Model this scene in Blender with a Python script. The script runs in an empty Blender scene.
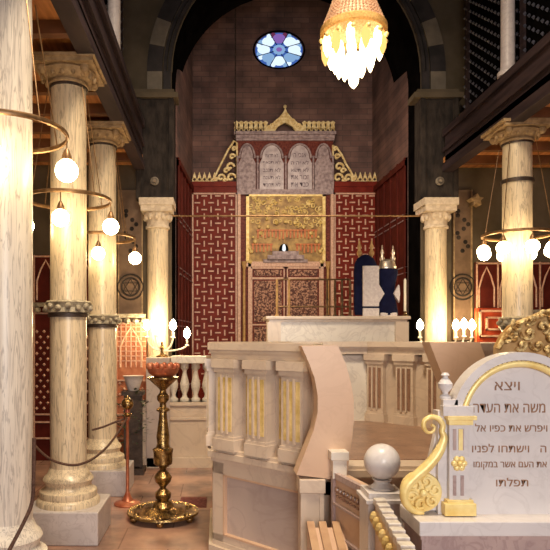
import bpy, bmesh, math, random
from mathutils import Vector, Matrix
random.seed(7)
PI = math.pi
sc = bpy.context.scene
COL = sc.collection
EYE = 1.9
# ---------------------------------------------------------------- camera
cd = bpy.data.cameras.new('camera'); cam = bpy.data.objects.new('camera', cd); COL.objects.link(cam)
cam.location = (0, 0, EYE); cam.rotation_euler = (PI/2, 0, 0)
cd.sensor_width = 36; cd.lens = 36*600/550.0
cd.shift_x = (275-218)/550.0; cd.shift_y = (338-275)/550.0
cd.clip_start = .05
sc.camera = cam
# ---------------------------------------------------------------- world, lights, exposure
w = bpy.data.worlds.new('world'); sc.world = w; w.use_nodes = True
w.node_tree.nodes['Background'].inputs[0].default_value = (.85, .72, .68, 1)
w.node_tree.nodes['Background'].inputs[1].default_value = .11
sc.view_settings.view_transform = 'Standard'; sc.view_settings.look = 'None'
sc.view_settings.exposure = 0.0; sc.view_settings.gamma = 1.0; sc.view_settings.use_curve_mapping = False

def area(name, loc, target, size, power, col, spread=PI):
    l = bpy.data.lights.new(name, 'AREA'); l.shape = 'SQUARE'; l.size = size; l.energy = power; l.color = col
    o = bpy.data.objects.new(name, l); COL.objects.link(o); o.location = loc
    o.rotation_euler = (Vector(target)-Vector(loc)).to_track_quat('-Z', 'Y').to_euler()
    l.spread = spread
    return o
area('entrance_daylight', (.9, -3.9, 2.6), (.9, 5, 1.0), 3.0, 118, (.98, .93, .90), math.radians(100))
area('nave_fill_light', (.6, 2.6, 7.9), (1.0, 5.2, 0), 1.3, 300, (1.0, .82, .58), math.radians(130))  # unseen warm fill added high in the nave
area('sanctuary_fill_light', (1.25, 8.6, 5.2), (1.25, 12.0, 3.4), 1.6, 62, (1.0, .82, .62))  # unseen warm fill added before the arch, aimed at the ark

# ---------------------------------------------------------------- materials
def nt(name):
    m = bpy.data.materials.new(name); m.use_nodes = True
    return m, m.node_tree, m.node_tree.nodes['Principled BSDF']
def mat(name, c1, c2=None, scale=6, stretch=(1, 1, 1), rough=.5, metal=0, bump=0, detail=6, dist=0,
        lo=.35, hi=.65, c3=None, bscale=None, spec=.5, rlo=None):
    m, t, b = nt(name); N = t.nodes; L = t.links
    b.inputs['Roughness'].default_value = rough; b.inputs['Metallic'].default_value = metal
    b.inputs['Specular IOR Level'].default_value = spec
    if c2 is None and not bump:
        b.inputs['Base Color'].default_value = (*c1, 1); return m
    tc = N.new('ShaderNodeTexCoord'); mp = N.new('ShaderNodeMapping'); mp.inputs['Scale'].default_value = stretch
    L.new(tc.outputs['Object'], mp.inputs['Vector'])
    n = N.new('ShaderNodeTexNoise'); n.inputs['Scale'].default_value = scale; n.inputs['Detail'].default_value = detail
    n.inputs['Distortion'].default_value = dist; L.new(mp.outputs[0], n.inputs['Vector'])
    r = N.new('ShaderNodeValToRGB'); r.color_ramp.elements[0].position = lo; r.color_ramp.elements[1].position = hi
    r.color_ramp.elements[0].color = (*c1, 1); r.color_ramp.elements[1].color = (*(c2 or c1), 1)
    if c3:
        e = r.color_ramp.elements.new((lo+hi)/2); e.color = (*c3, 1)
    L.new(n.outputs['Fac'], r.inputs['Fac']); L.new(r.outputs[0], b.inputs['Base Color'])
    if bump:
        n2 = N.new('ShaderNodeTexNoise'); n2.inputs['Scale'].default_value = bscale or scale*3; n2.inputs['Detail'].default_value = 4
        L.new(mp.outputs[0], n2.inputs['Vector'])
        bp = N.new('ShaderNodeBump'); bp.inputs['Strength'].default_value = bump; bp.inputs['Distance'].default_value = .02
        L.new(n2.outputs['Fac'], bp.inputs['Height']); L.new(bp.outputs[0], b.inputs['Normal'])
    return m
def marble(name, base, cloud, vein, scale=3, stretch=(1, 1, 1), rough=.28, veins=.5):
    m, t, b = nt(name); N = t.nodes; L = t.links
    b.inputs['Roughness'].default_value = rough
    tc = N.new('ShaderNodeTexCoord'); mp = N.new('ShaderNodeMapping'); mp.inputs['Scale'].default_value = stretch
    mp.inputs['Rotation'].default_value = (.2, .3, .1) if stretch == (1, 1, 1) else (0, 0, 0)
    L.new(tc.outputs['Object'], mp.inputs['Vector'])
    n = N.new('ShaderNodeTexNoise'); n.inputs['Scale'].default_value = scale; n.inputs['Detail'].default_value = 7; n.inputs['Distortion'].default_value = .6
    L.new(mp.outputs[0], n.inputs['Vector'])
    r = N.new('ShaderNodeValToRGB'); r.color_ramp.elements[0].position = .3; r.color_ramp.elements[1].position = .7
    r.color_ramp.elements[0].color = (*cloud, 1); r.color_ramp.elements[1].color = (*base, 1); L.new(n.outputs['Fac'], r.inputs['Fac'])
    n2 = N.new('ShaderNodeTexNoise'); n2.inputs['Scale'].default_value = scale*1.3; n2.inputs['Detail'].default_value = 5; n2.inputs['Distortion'].default_value = 1.6
    L.new(mp.outputs[0], n2.inputs['Vector'])
    r2 = N.new('ShaderNodeValToRGB'); e = r2.color_ramp.elements
    e[0].position = .46; e[0].color = (0, 0, 0, 1); e[1].position = .5; e[1].color = (veins, veins, veins, 1)
    e3 = e.new(.54); e3.color = (0, 0, 0, 1)
    L.new(n2.outputs['Fac'], r2.inputs['Fac'])
    mx = N.new('ShaderNodeMix'); mx.data_type = 'RGBA'
    L.new(r2.outputs[0], mx.inputs[0]); L.new(r.outputs[0], mx.inputs[6]); mx.inputs[7].default_value = (*vein, 1)
    L.new(mx.outputs[2], b.inputs['Base Color'])
    return m
def brick(name, c1, c2, mortar, sx, h, vertical=True, rough=.8):
    m, t, b = nt(name); N = t.nodes; L = t.links; b.inputs['Roughness'].default_value = rough
    tc = N.new('ShaderNodeTexCoord'); mp = N.new('ShaderNodeMapping')
    if vertical: mp.inputs['Rotation'].default_value = (-PI/2, 0, 0)
    L.new(tc.outputs['Object'], mp.inputs['Vector'])
    br = N.new('ShaderNodeTexBrick'); L.new(mp.outputs[0], br.inputs['Vector'])
    br.inputs['Color1'].default_value = (*c1, 1); br.inputs['Color2'].default_value = (*c2, 1); br.inputs['Mortar'].default_value = (*mortar, 1)
    br.inputs['Scale'].default_value = 1; br.inputs['Brick Width'].default_value = sx; br.inputs['Row Height'].default_value = h
    br.inputs['Mortar Size'].default_value = .008; br.inputs['Mortar Smooth'].default_value = .4
    n = N.new('ShaderNodeTexNoise'); n.inputs['Scale'].default_value = 2.3; n.inputs['Detail'].default_value = 8; L.new(tc.outputs['Object'], n.inputs['Vector'])
    r = N.new('ShaderNodeValToRGB'); r.color_ramp.elements[0].position = .3; r.color_ramp.elements[1].position = .72
    r.color_ramp.elements[0].color = (.45, .45, .5, 1); r.color_ramp.elements[1].color = (1.35, 1.25, 1.2, 1); L.new(n.outputs['Fac'], r.inputs['Fac'])
    mx = N.new('ShaderNodeMix'); mx.data_type = 'RGBA'; mx.blend_type = 'MULTIPLY'; mx.inputs[0].default_value = 1
    L.new(br.outputs['Color'], mx.inputs[6]); L.new(r.outputs[0], mx.inputs[7]); L.new(mx.outputs[2], b.inputs['Base Color'])
    bp = N.new('ShaderNodeBump'); bp.inputs['Strength'].default_value = .4; bp.inputs['Distance'].default_value = .01
    L.new(n.outputs['Fac'], bp.inputs['Height']); L.new(bp.outputs[0], b.inputs['Normal'])
    return m
def emit(name, col, s):
    m = bpy.data.materials.new(name); m.use_nodes = True; t = m.node_tree; t.nodes.clear()
    o = t.nodes.new('ShaderNodeOutputMaterial'); e = t.nodes.new('ShaderNodeEmission')
    e.inputs[0].default_value = (*col, 1); e.inputs[1].default_value = s; t.links.new(e.outputs[0], o.inputs[0]); return m

M = {}
M['col'] = marble('cream_streaked_marble', (.80, .66, .46), (.64, .51, .35), (.26, .19, .14), 5.5, (3, 3, .22), .32, .7)
M['colgrey'] = marble('pale_streaked_marble', (.84, .76, .66), (.66, .59, .52), (.28, .23, .21), 5.5, (3, 3, .22), .32, .65)
M['capital'] = mat('capital_stone', (.24, .15, .07), (.44, .30, .16), 14, rough=.6, bump=.5)
M['plinth'] = marble('plinth_marble', (.60, .54, .53), (.48, .43, .43), (.38, .32, .32), 4, rough=.35)
M['bimah'] = marble('platform_marble', (.70, .57, .45), (.58, .46, .36), (.42, .31, .25), 1.8, rough=.3, veins=.3)
M['bimahp'] = marble('mauve_panel_marble', (.55, .45, .40), (.42, .34, .31), (.32, .24, .22), 1.6, rough=.25, veins=.25)
M['tan'] = marble('tan_marble', (.66, .45, .31), (.58, .38, .26), (.48, .30, .20), 3.0, rough=.35, veins=.2)
M['white'] = marble('white_marble', (.76, .70, .62), (.64, .58, .52), (.48, .42, .38), 3.5, rough=.3)
M['brownm'] = marble('brown_marble', (.36, .21, .14), (.22, .12, .08), (.13, .07, .05), 5, rough=.3)
M['grey'] = marble('grey_marble', (.72, .67, .66), (.62, .58, .58), (.50, .45, .44), 3.2, rough=.3, veins=.3)
M['pinkm'] = marble('pink_marble', (.50, .37, .34), (.38, .28, .27), (.28, .18, .18), 5, rough=.3)
M['goldpaint'] = mat('gold_paint', (.78, .54, .16), (.95, .78, .36), 9, rough=.36, metal=.12, bump=.15)
M['goldinlay'] = mat('gold_inlay', (.62, .43, .13), (.86, .66, .30), 14, rough=.45, metal=.2)
M['gilt'] = mat('gilded_carving', (.34, .18, .05), (.86, .64, .30), 26, rough=.38, metal=.45, bump=.8, lo=.4, hi=.56)
M['giltred'] = mat('red_gold_paint', (.45, .09, .02), (.60, .20, .04), 20, rough=.5)
M['railbrass'] = mat('dark_rail_brass', (.08, .045, .02), (.18, .10, .05), 20, rough=.4, metal=.7)
M['brass'] = mat('aged_brass', (.11, .06, .025), (.52, .34, .13), 22, rough=.22, metal=.9, bump=.25)
M['copper'] = mat('copper_bowl', (.40, .10, .05), (.58, .22, .12), 12, rough=.35, metal=.5)
M['iron'] = mat('dark_iron', (.05, .035, .03), (.10, .07, .055), 20, rough=.5, metal=.6)
M['bronze'] = mat('bronze_ring', (.20, .11, .05), (.34, .20, .10), 20, rough=.4, metal=.7)
M['red'] = mat('red_painted_wood', (.12, .011, .007), (.19, .021, .012), 6, rough=.45, spec=.12)
M['redbright'] = mat('bright_red_panel', (.32, .04, .015), (.44, .07, .03), 8, rough=.5, spec=.12)
M['inlay'] = mat('pale_pink_inlay', (.48, .26, .18), (.66, .42, .31), 30, rough=.45)
M['mauve'] = mat('mauve_carved_wood', (.20, .135, .15), (.42, .32, .33), 16, rough=.5, bump=.4)
M['mauvelight'] = mat('pale_mauve_tablet', (.36, .29, .32), (.55, .47, .50), 9, rough=.45)
M['maroon'] = mat('maroon_wood', (.09, .016, .014), (.20, .05, .035), 24, rough=.45, spec=.12)
M['maroonlattice'] = mat('carved_maroon_lattice', (.07, .014, .010), (.46, .24, .16), 34, rough=.45, bump=.6, lo=.46, hi=.58)
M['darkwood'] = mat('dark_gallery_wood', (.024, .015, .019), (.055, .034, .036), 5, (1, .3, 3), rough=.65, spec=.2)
M['ceilwood'] = mat('orange_brown_boards', (.34, .12, .035), (.60, .26, .09), 4, (5, .5, 1), rough=.5)
M['joist'] = mat('dark_brown_joist', (.10, .04, .015), (.18, .07, .03), 5, rough=.5)
M['brick'] = brick('dark_sanctuary_brick', (.19, .11, .095), (.135, .074, .066), (.10, .066, .06), .34, .11)
M['black'] = mat('black_matte_plaster', (.003, .0025, .0025), (.006, .005, .005), 4, rough=1, spec=0)  # even near-black colour, fully matte
M['wallbrown'] = mat('brown_painted_plaster', (.12, .07, .04), (.19, .115, .07), 5, rough=.7)
M['plaster'] = mat('grey_brown_plaster', (.10, .076, .050), (.14, .105, .072), 3, rough=.9, spec=.1)
M['vlight'] = mat('light_voussoir', (.15, .12, .09), (.22, .175, .13), 6, rough=.75)
M['vdark'] = mat('dark_voussoir', (.018, .014, .014), (.04, .03, .03), 6, rough=.75)
M['pier'] = mat('dark_carved_pier', (.022, .018, .017), (.052, .040, .034), 12, (1, 1, .4), rough=.8, bump=.4, spec=.1)
M['upcol'] = marble('upper_column_marble', (.62, .55, .55), (.52, .45, .46), (.40, .34, .36), 4, rough=.4)
M['bead'] = mat('blue_grey_beads', (.045, .05, .075), (.09, .09, .13), 8, rough=.4)
M['floor'] = brick('terracotta_marble_floor', (.46, .29, .215), (.40, .245, .18), (.26, .155, .115), .9, .6, False, .22)
M['patch'] = mat('dark_red_patch', (.10, .02, .02), (.26, .08, .07), 30, rough=.95)
M['navy'] = mat('navy_velvet', (.005, .006, .028), (.009, .011, .045), 12, rough=.85, spec=.15)
M['cream'] = mat('cream_embroidered_cloth', (.66, .57, .55), (.80, .72, .68), 40, rough=.7)
M['silver'] = mat('silver_metal', (.55, .45, .36), (.75, .66, .55), 16, rough=.3, metal=.8)
M['goldcol'] = mat('gold_wood_post', (.36, .19, .06), (.56, .34, .13), 14, rough=.45)
M['letter'] = mat('brown_engraved_letters', (.22, .10, .05), (.34, .18, .10), 30, rough=.5)
M['letter2'] = mat('purple_engraved_letters', (.07, .035, .06), (.11, .06, .09), 30, rough=.5)
M['rope'] = mat('dark_rope', (.07, .03, .02), (.12, .06, .04), 60, rough=.8)
M['candle'] = mat('white_candle_tube', (.80, .72, .60), (.86, .80, .68), 6, rough=.5)
M['leaf'] = mat('dark_green_leaf', (.018, .03, .012), (.05, .07, .025), 9, rough=.5)
M['redstile'] = mat('maroon_stile_wood', (.065, .009, .006), (.10, .014, .009), 6, rough=.6, spec=.12)
M['chgold'] = mat('chandelier_gilt_band', (.60, .30, .08), (.85, .52, .18), 60, rough=.4, metal=.3, bump=.6)
M['lamplight'] = emit('eternal_lamp_flame', (.9, .95, 1.0), 1.2)
M['ochre'] = mat('ochre_marble', (.38, .21, .12), (.50, .31, .18), 9, rough=.35)
M['amber'] = emit('amber_chandelier_drop', (1.0, .55, .16), 1.6)
M['darkgold'] = mat('dull_gold_ground', (.16, .08, .02), (.42, .26, .08), 9, rough=.5, metal=.2)
M['peach'] = mat('peach_painted_board', (.34, .10, .05), (.50, .20, .11), 8, rough=.5, spec=.15)
M['palegilt'] = mat('pale_gilded_wood', (.62, .42, .16), (.90, .74, .42), 20, rough=.45, metal=.1, bump=.3)
M['globe'] = emit('lit_globe', (1.0, .76, .40), 34)
M['bulb'] = emit('candle_bulb', (1.0, .74, .38), 130)
M['chandbulb'] = emit('chandelier_bulb', (1.0, .76, .40), 9)
M['chandtop'] = emit('chandelier_upper_bulb', (1.0, .82, .6), 12)
M['crystal'] = mat('beaded_crystal', (.62, .34, .20), (.92, .66, .46), 70, rough=.25, bump=.5, bscale=120)
M['gwhite'] = emit('backlit_white_glass', (.72, .86, 1.0), 1.15)
M['gpale'] = emit('backlit_pale_blue_glass', (.32, .55, .9), .75)
M['gblue'] = emit('backlit_blue_glass', (.05, .12, .42), 1.0)
M['gpurple'] = emit('backlit_purple_glass', (.34, .18, .62), .7)
M['gmaroon'] = emit('backlit_maroon_glass', (.20, .04, .10), .7)

# ---------------------------------------------------------------- geometry helpers
ORG = {}
def P(x, y, d):   # the place at real distance d seen at photo point (x, y)
    return Vector(((x-218)/600.0*d, d, EYE+(338-y)/600.0*d))
def link(o, parent=None):
    COL.objects.link(o)
    if parent is not None: o.parent = parent
class MB:
    def __init__(s): s.b = bmesh.new(); s.m = Matrix()
    def _x(s, vs):
        for v in vs: v.co = s.m @ v.co
    def box(s, x0, x1, y0, y1, z0, z1, bev=0):
        r = bmesh.ops.create_cube(s.b, size=1); vs = r['verts']
        for v in vs:
            v.co = Vector(((x0+x1)/2+v.co.x*(x1-x0), (y0+y1)/2+v.co.y*(y1-y0), (z0+z1)/2+v.co.z*(z1-z0)))
        if bev:
            es = list({e for v in vs for e in v.link_edges})
            q = bmesh.ops.bevel(s.b, geom=es, offset=bev, segments=2, affect='EDGES', profile=.5)
            vs = list({v for f in q['faces'] for v in f.verts} | {v for v in vs if v.is_valid})
        s._x(vs); return s
    def lathe(s, prof, c=(0, 0, 0), n=20, sx=1, sy=1, cap=True, ph=0):
        rings = []
        allv = []
        for r, z in prof:
            ring = [s.b.verts.new((c[0]+max(r, 1e-4)*sx*math.cos(2*PI*i/n+ph), c[1]+max(r, 1e-4)*sy*math.sin(2*PI*i/n+ph), c[2]+z)) for i in range(n)]
            rings.append(ring); allv += ring
        for a, b in zip(rings[:-1], rings[1:]):
            for i in range(n): s.b.faces.new((a[i], a[(i+1) % n], b[(i+1) % n], b[i]))
        if cap: s.b.faces.new(list(reversed(rings[0]))); s.b.faces.new(rings[-1])
        s._x(allv); return s
    def tube(s, pts, r, n=8, closed=False, flat=1.0, up=Vector((0, 0, 1))):
        pts = [Vector(p) for p in pts]; rings = []; allv = []; k = len(pts)
        rr = r if isinstance(r, (list, tuple)) else [r]*k
        for i, p in enumerate(pts):
            a = pts[(i-1) % k] if (closed or i > 0) else p
            b = pts[(i+1) % k] if (closed or i < k-1) else p
            t = (b-a).normalized()
            u = t.cross(up)
            if u.length < 1e-3: u = t.cross(Vector((1, 0, 0)))
            u.normalize(); v = u.cross(t).normalized()
            ring = [s.b.verts.new(p+u*rr[i]*math.cos(2*PI*j/n)+v*rr[i]*flat*math.sin(2*PI*j/n)) for j in range(n)]
            rings.append(ring); allv += ring
        pr = list(zip(rings[:-1], rings[1:])) + ([(rings[-1], rings[0])] if closed else [])
        for a, b in pr:
            for j in range(n): s.b.faces.new((a[j], a[(j+1) % n], b[(j+1) % n], b[j]))
        if not closed: s.b.faces.new(rings[0]); s.b.faces.new(rings[-1])
        s._x(allv); return s
    def prism(s, pts, y0, y1):      # outline in x,z pushed from y0 to y1
        a = [s.b.verts.new((p[0], y0, p[1])) for p in pts]; b = [s.b.verts.new((p[0], y1, p[1])) for p in pts]
        s.b.faces.new(a); s.b.faces.new(list(reversed(b))); n = len(pts)
        for i in range(n): s.b.faces.new((a[i], b[i], b[(i+1) % n], a[(i+1) % n]))
        s._x(a+b); return s
    def vprism(s, pts, z0, z1):     # outline in x,y pushed up
        a = [s.b.verts.new((p[0], p[1], z0)) for p in pts]; b = [s.b.verts.new((p[0], p[1], z1)) for p in pts]
        s.b.faces.new(a); s.b.faces.new(list(reversed(b))); n = len(pts)
        for i in range(n): s.b.faces.new((a[i], b[i], b[(i+1) % n], a[(i+1) % n]))
        s._x(a+b); return s
    def ball(s, c, r, n=14, sz=1.0, sx=1.0, sy=1.0):
        q = bmesh.ops.create_uvsphere(s.b, u_segments=n, v_segments=max(6, n*2//3), radius=1)
        for v in q['verts']: v.co = Vector((c[0]+v.co.x*r*sx, c[1]+v.co.y*r*sy, c[2]+v.co.z*r*sz))
        s._x(q['verts']); return s
    def octa(s, c, r):
        vs = [s.b.verts.new((c[0]+a*r, c[1]+b*r, c[2]+d*r)) for a, b, d in ((1, 0, 0), (-1, 0, 0), (0, 1, 0), (0, -1, 0), (0, 0, 1), (0, 0, -1))]
        for a, b, d in ((0, 2, 4), (2, 1, 4), (1, 3, 4), (3, 0, 4), (2, 0, 5), (1, 2, 5), (3, 1, 5), (0, 3, 5)): s.b.faces.new((vs[a], vs[b], vs[d]))
        s._x(vs); return s
    def build(s, name, m, parent=None, smooth=False, world=None, origin=None):
        bmesh.ops.recalc_face_normals(s.b, faces=s.b.faces)
        if world is None: world = parent is not None and parent.name in ORG
        o_ = Vector((0, 0, 0))
        if parent is not None and world: o_ = ORG[parent.name]
        if parent is None and origin is not None: o_ = Vector(origin)
        if o_.length: bmesh.ops.translate(s.b, verts=s.b.verts, vec=-o_)
        me = bpy.data.meshes.new(name); s.b.to_mesh(me); s.b.free()
        if smooth:
            for p in me.polygons: p.use_smooth = True
            try: me.set_sharp_from_angle(angle=math.radians(40))
            except Exception: pass
        me.materials.append(M[m]); o = bpy.data.objects.new(name, me); link(o, parent)
        if parent is None and origin is not None: o.location = origin
        if world or origin is not None: ORG[o.name] = o_
        return o
def tag(o, label=None, cat=None, group=None, kind=None):
    if label: o['label'] = label
    if cat: o['category'] = cat
    if group: o['group'] = group
    if kind: o['kind'] = kind
    return o
def thing(name, label, cat, loc=(0, 0, 0), group=None, world=True):
    o = bpy.data.objects.new(name, None); link(o); o.location = loc; o.empty_display_size = .1
    if world: ORG[o.name] = Vector(loc)
    return tag(o, label, cat, group)
def struct(o): o['kind'] = 'structure'; return o
def copy_tree(o, parent=None):
    c = o.copy(); COL.objects.link(c)
    if parent is not None: c.parent = parent
    for ch in list(o.children): copy_tree(ch, c)
    return c
def text_mb(txt, width, height, pos, depth=.004):
    """carved lettering facing the viewer, centred at pos, one mesh"""
    cu = bpy.data.curves.new('lettering', 'FONT'); cu.body = txt[::-1]; cu.size = 1; cu.extrude = .02; cu.align_x = 'CENTER'
    ob = bpy.data.objects.new('lettering', cu); COL.objects.link(ob)
    dg = bpy.context.evaluated_depsgraph_get(); me = bpy.data.meshes.new_from_object(ob.evaluated_get(dg))
    bpy.data.objects.remove(ob); bpy.data.curves.remove(cu)
    mb = MB(); mb.b.from_mesh(me); bpy.data.meshes.remove(me)
    vs = list(mb.b.verts)
    x0 = min(v.co.x for v in vs); x1 = max(v.co.x for v in vs); y0 = min(v.co.y for v in vs); y1 = max(v.co.y for v in vs)
    for v in vs:
        v.co = Vector((pos[0]+((v.co.x-x0)/(x1-x0)-.5)*width, pos[1]-(depth if v.co.z > 0 else -.002), pos[2]+((v.co.y-y0)/(y1-y0)-.5)*height))
    return mb
def arc(cx, cz, r, a0, a1, n=16, rz=None):
    rz = rz or r
    return [(cx+r*math.cos(a0+(a1-a0)*i/n), cz+rz*math.sin(a0+(a1-a0)*i/n)) for i in range(n+1)]
CX = 1.25
# ---------------------------------------------------------------- structure
struct(MB().box(-4.2, 6.2, -4, 12.6, -.1, 0).build('floor', 'floor'))
struct(MB().box(-4.3, -4.2, -4, 12.6, 0, 9.6).build('wall_left', 'wallbrown'))
struct(MB().box(6.2, 6.3, -4, 12.6, 0, 9.6).build('wall_right', 'wallbrown'))
struct(MB().box(-4.3, 6.3, -4, 12.7, 9.6, 9.7).build('ceiling', 'black'))
# arch wall (outline with an arch opening) at d 9.6..10.15
AY0, AY1 = 9.6, 10.15
zs = 5.72; R = 1.98; ZV = 6.15
op = arc(CX, ZV, R, PI, 0, 28)
mb = MB()
mb.prism([(-4.2, 0), (CX-R-.0, 0), (CX-R, ZV)] + op[1:-1] + [(CX+R, ZV), (CX+R, 0), (6.2, 0), (6.2, 9.6), (-4.2, 9.6)], AY0, AY1)
struct(mb.build('wall_chancel', 'plaster'))
mb = MB(); op2 = arc(CX, ZV, R-.012, PI, 0, 28)
mb.prism(arc(CX, ZV, R+.0, PI, 0, 28) + list(reversed(op2)), AY0+.005, AY1+.02)
struct(mb.build('trim_1', 'black'))
# sanctuary walls and the brick wall behind
struct(MB().box(CX-R-.3, CX+R+.3, 12.3, 12.5, 0, 9.6).build('wall_back', 'brick'))
def slanted_wall(name, xa, xb, side, m, z0, z1, y0=AY1, y1=12.3, t=.15):
    s = side
    return MB().vprism([(xa, y0), (xb, y1), (xb+s*t, y1), (xa+s*t, y0)], z0, z1).build(name, m)
struct(slanted_wall('wall_sanctuary_left', CX-R+.02, -.52, -1, 'brick', 0, 9.6))
struct(slanted_wall('wall_sanctuary_right', CX+R-.02, 3.16, 1, 'brick', 0, 9.6))
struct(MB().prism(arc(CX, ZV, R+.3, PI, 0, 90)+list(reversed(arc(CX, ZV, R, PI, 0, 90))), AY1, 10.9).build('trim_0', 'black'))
# arch mouldings and voussoirs
mb = MB()
for k in range(2):
    r0 = R+.02+k*.07
    mb.prism(arc(CX, ZV, r0+.05, PI, 0, 30)+list(reversed(arc(CX, ZV, r0, PI, 0, 30))), AY0-.06+.02*k, AY0)
struct(mb.build('trim_2', 'vdark'))
for s_ in (-1, 1):
    a_, b_ = sorted((CX+s_*(R+.02), CX+s_*(R+.14))); struct(MB().box(a_, b_, AY0-.05, AY0, 5.76, ZV).build('trim_%d' % (30+s_), 'vdark'))
    a_, b_ = sorted((CX+s_*(R+.16), CX+s_*(R+.40))); struct(MB().box(a_, b_, AY0-.04, AY0, 5.76, ZV).build('trim_%d' % (33+s_), 'vlight'))
nv = 17
ml, md = MB(), MB()
for i in range(nv):
    a0 = PI*i/nv; a1 = PI*(i+1)/nv
    (ml if i % 2 == 1 else md).prism(arc(CX, ZV, R+.40, a0, a1, 4)+list(reversed(arc(CX, ZV, R+.16, a0, a1, 4))), AY0-.04, AY0)
struct(ml.build('trim_3', 'vlight')); struct(md.build('trim_4', 'vdark'))
# piers either side below the arch spring, with cap moulding and boss
for i, (sx, X) in enumerate(((-1, P(156, 0, 9.5).x), (1, P(435, 0, 9.5).x))):
    mb = MB(); mb.box(X-.25, X+.25, AY0-.28, AY0, 4.06, 5.62)
    mb.box(X-.29, X-.22, AY0-.31, AY0, 4.06, 5.62); mb.box(X+.22, X+.29, AY0-.31, AY0, 4.06, 5.62)
    o = struct(mb.build('trim_%d' % (5+i), 'pier'))
    mb = MB(); mb.box(X-.40, X+.36, AY0-.34, AY0, 5.62, 5.70); mb.box(X-.34, X+.30, AY0-.30, AY0, 5.70, 5.76)
    struct(mb.build('trim_%d' % (7+i), 'plaster'))
    mb = MB(); mb.m = Matrix.Translation((X, AY0-.30, 4.33)) @ Matrix.Rotation(PI/2, 4, 'X')
    mb.lathe([(.065, -.01), (.065, .02), (.045, .03), (.045, .015), (.03, .015), (.03, .05), (0.0, .055)], n=18)
    struct(mb.build('trim_%d' % (9+i), 'vlight', smooth=True))
# soffit pilaster black edges inside the opening (dark reveals)
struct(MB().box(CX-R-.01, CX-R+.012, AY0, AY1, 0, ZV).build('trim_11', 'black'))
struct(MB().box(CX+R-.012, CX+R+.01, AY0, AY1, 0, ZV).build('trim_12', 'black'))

# galleries -------------------------------------------------------------
def gallery(side, x_in, x_out, zb, zt, base):
    s = side
    a, b = sorted((x_in, x_out))
    struct(MB().box(a, b, -4, AY0-.02, zb+.12, zb+.2).build('trim_%d' % base, 'ceilwood'))
    mb = MB()
    y = -1.0
    while y < 9.4:
        mb.box(a+.1, b, y, y+.09, zb, zb+.12); y += .62
    struct(mb.build('trim_%d' % (base+1), 'joist'))
    mb = MB(); f0, f1 = sorted((x_in, x_in-s*.10))
    f = sorted((x_in, x_in+s*.12))
    mb.box(f[0], f[1], -4, AY0-.35, zb-.02, zt)
    g = sorted((x_in-s*.04, x_in+s*.12))
    mb.box(g[0], g[1], -4, AY0-.35, zb-.04, zb+.07); mb.box(g[0], g[1], -4, AY0-.35, zt-.08, zt+.02); mb.box(g[0]+0, g[1], -4, AY0-.35, (zb+zt)/2-.03, (zb+zt)/2+.03)
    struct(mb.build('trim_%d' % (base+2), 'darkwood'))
gallery(-1, -1.17, -4.2, 4.54, 5.22, 13)
gallery(1, 3.50, 6.2, 4.50, 5.08, 16)
# lattice screens on the galleries
def screen(X, s, z0, z1, label):
    t = thing('lattice_screen', label, 'screen', (X, 4.0, z0), 'wooden lattice screens of the galleries')
    a, b = sorted((X, X+s*.05))
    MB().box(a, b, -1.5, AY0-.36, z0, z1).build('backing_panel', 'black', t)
    mb = MB(); r = .03
    y = 3.6; row = 0
    while y < AY0-.4:
        z = z0+.05+(row % 2)*.075
        while z < z1:
            mb.octa((X-s*.012, y, z), r); z += .15
        y += .10; row += 1
    mb.build('beads', 'bead', t)
    mb = MB()
    mb.b.free()
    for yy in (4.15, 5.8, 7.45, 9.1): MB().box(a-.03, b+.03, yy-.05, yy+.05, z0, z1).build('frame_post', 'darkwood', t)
screen(-1.48, -1, 5.24, 7.4, 'dark beaded lattice screen over the left gallery front')
screen(3.80, 1, 5.10, 7.4, 'dark lattice screen with blue-grey beads over the right gallery front')

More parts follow.
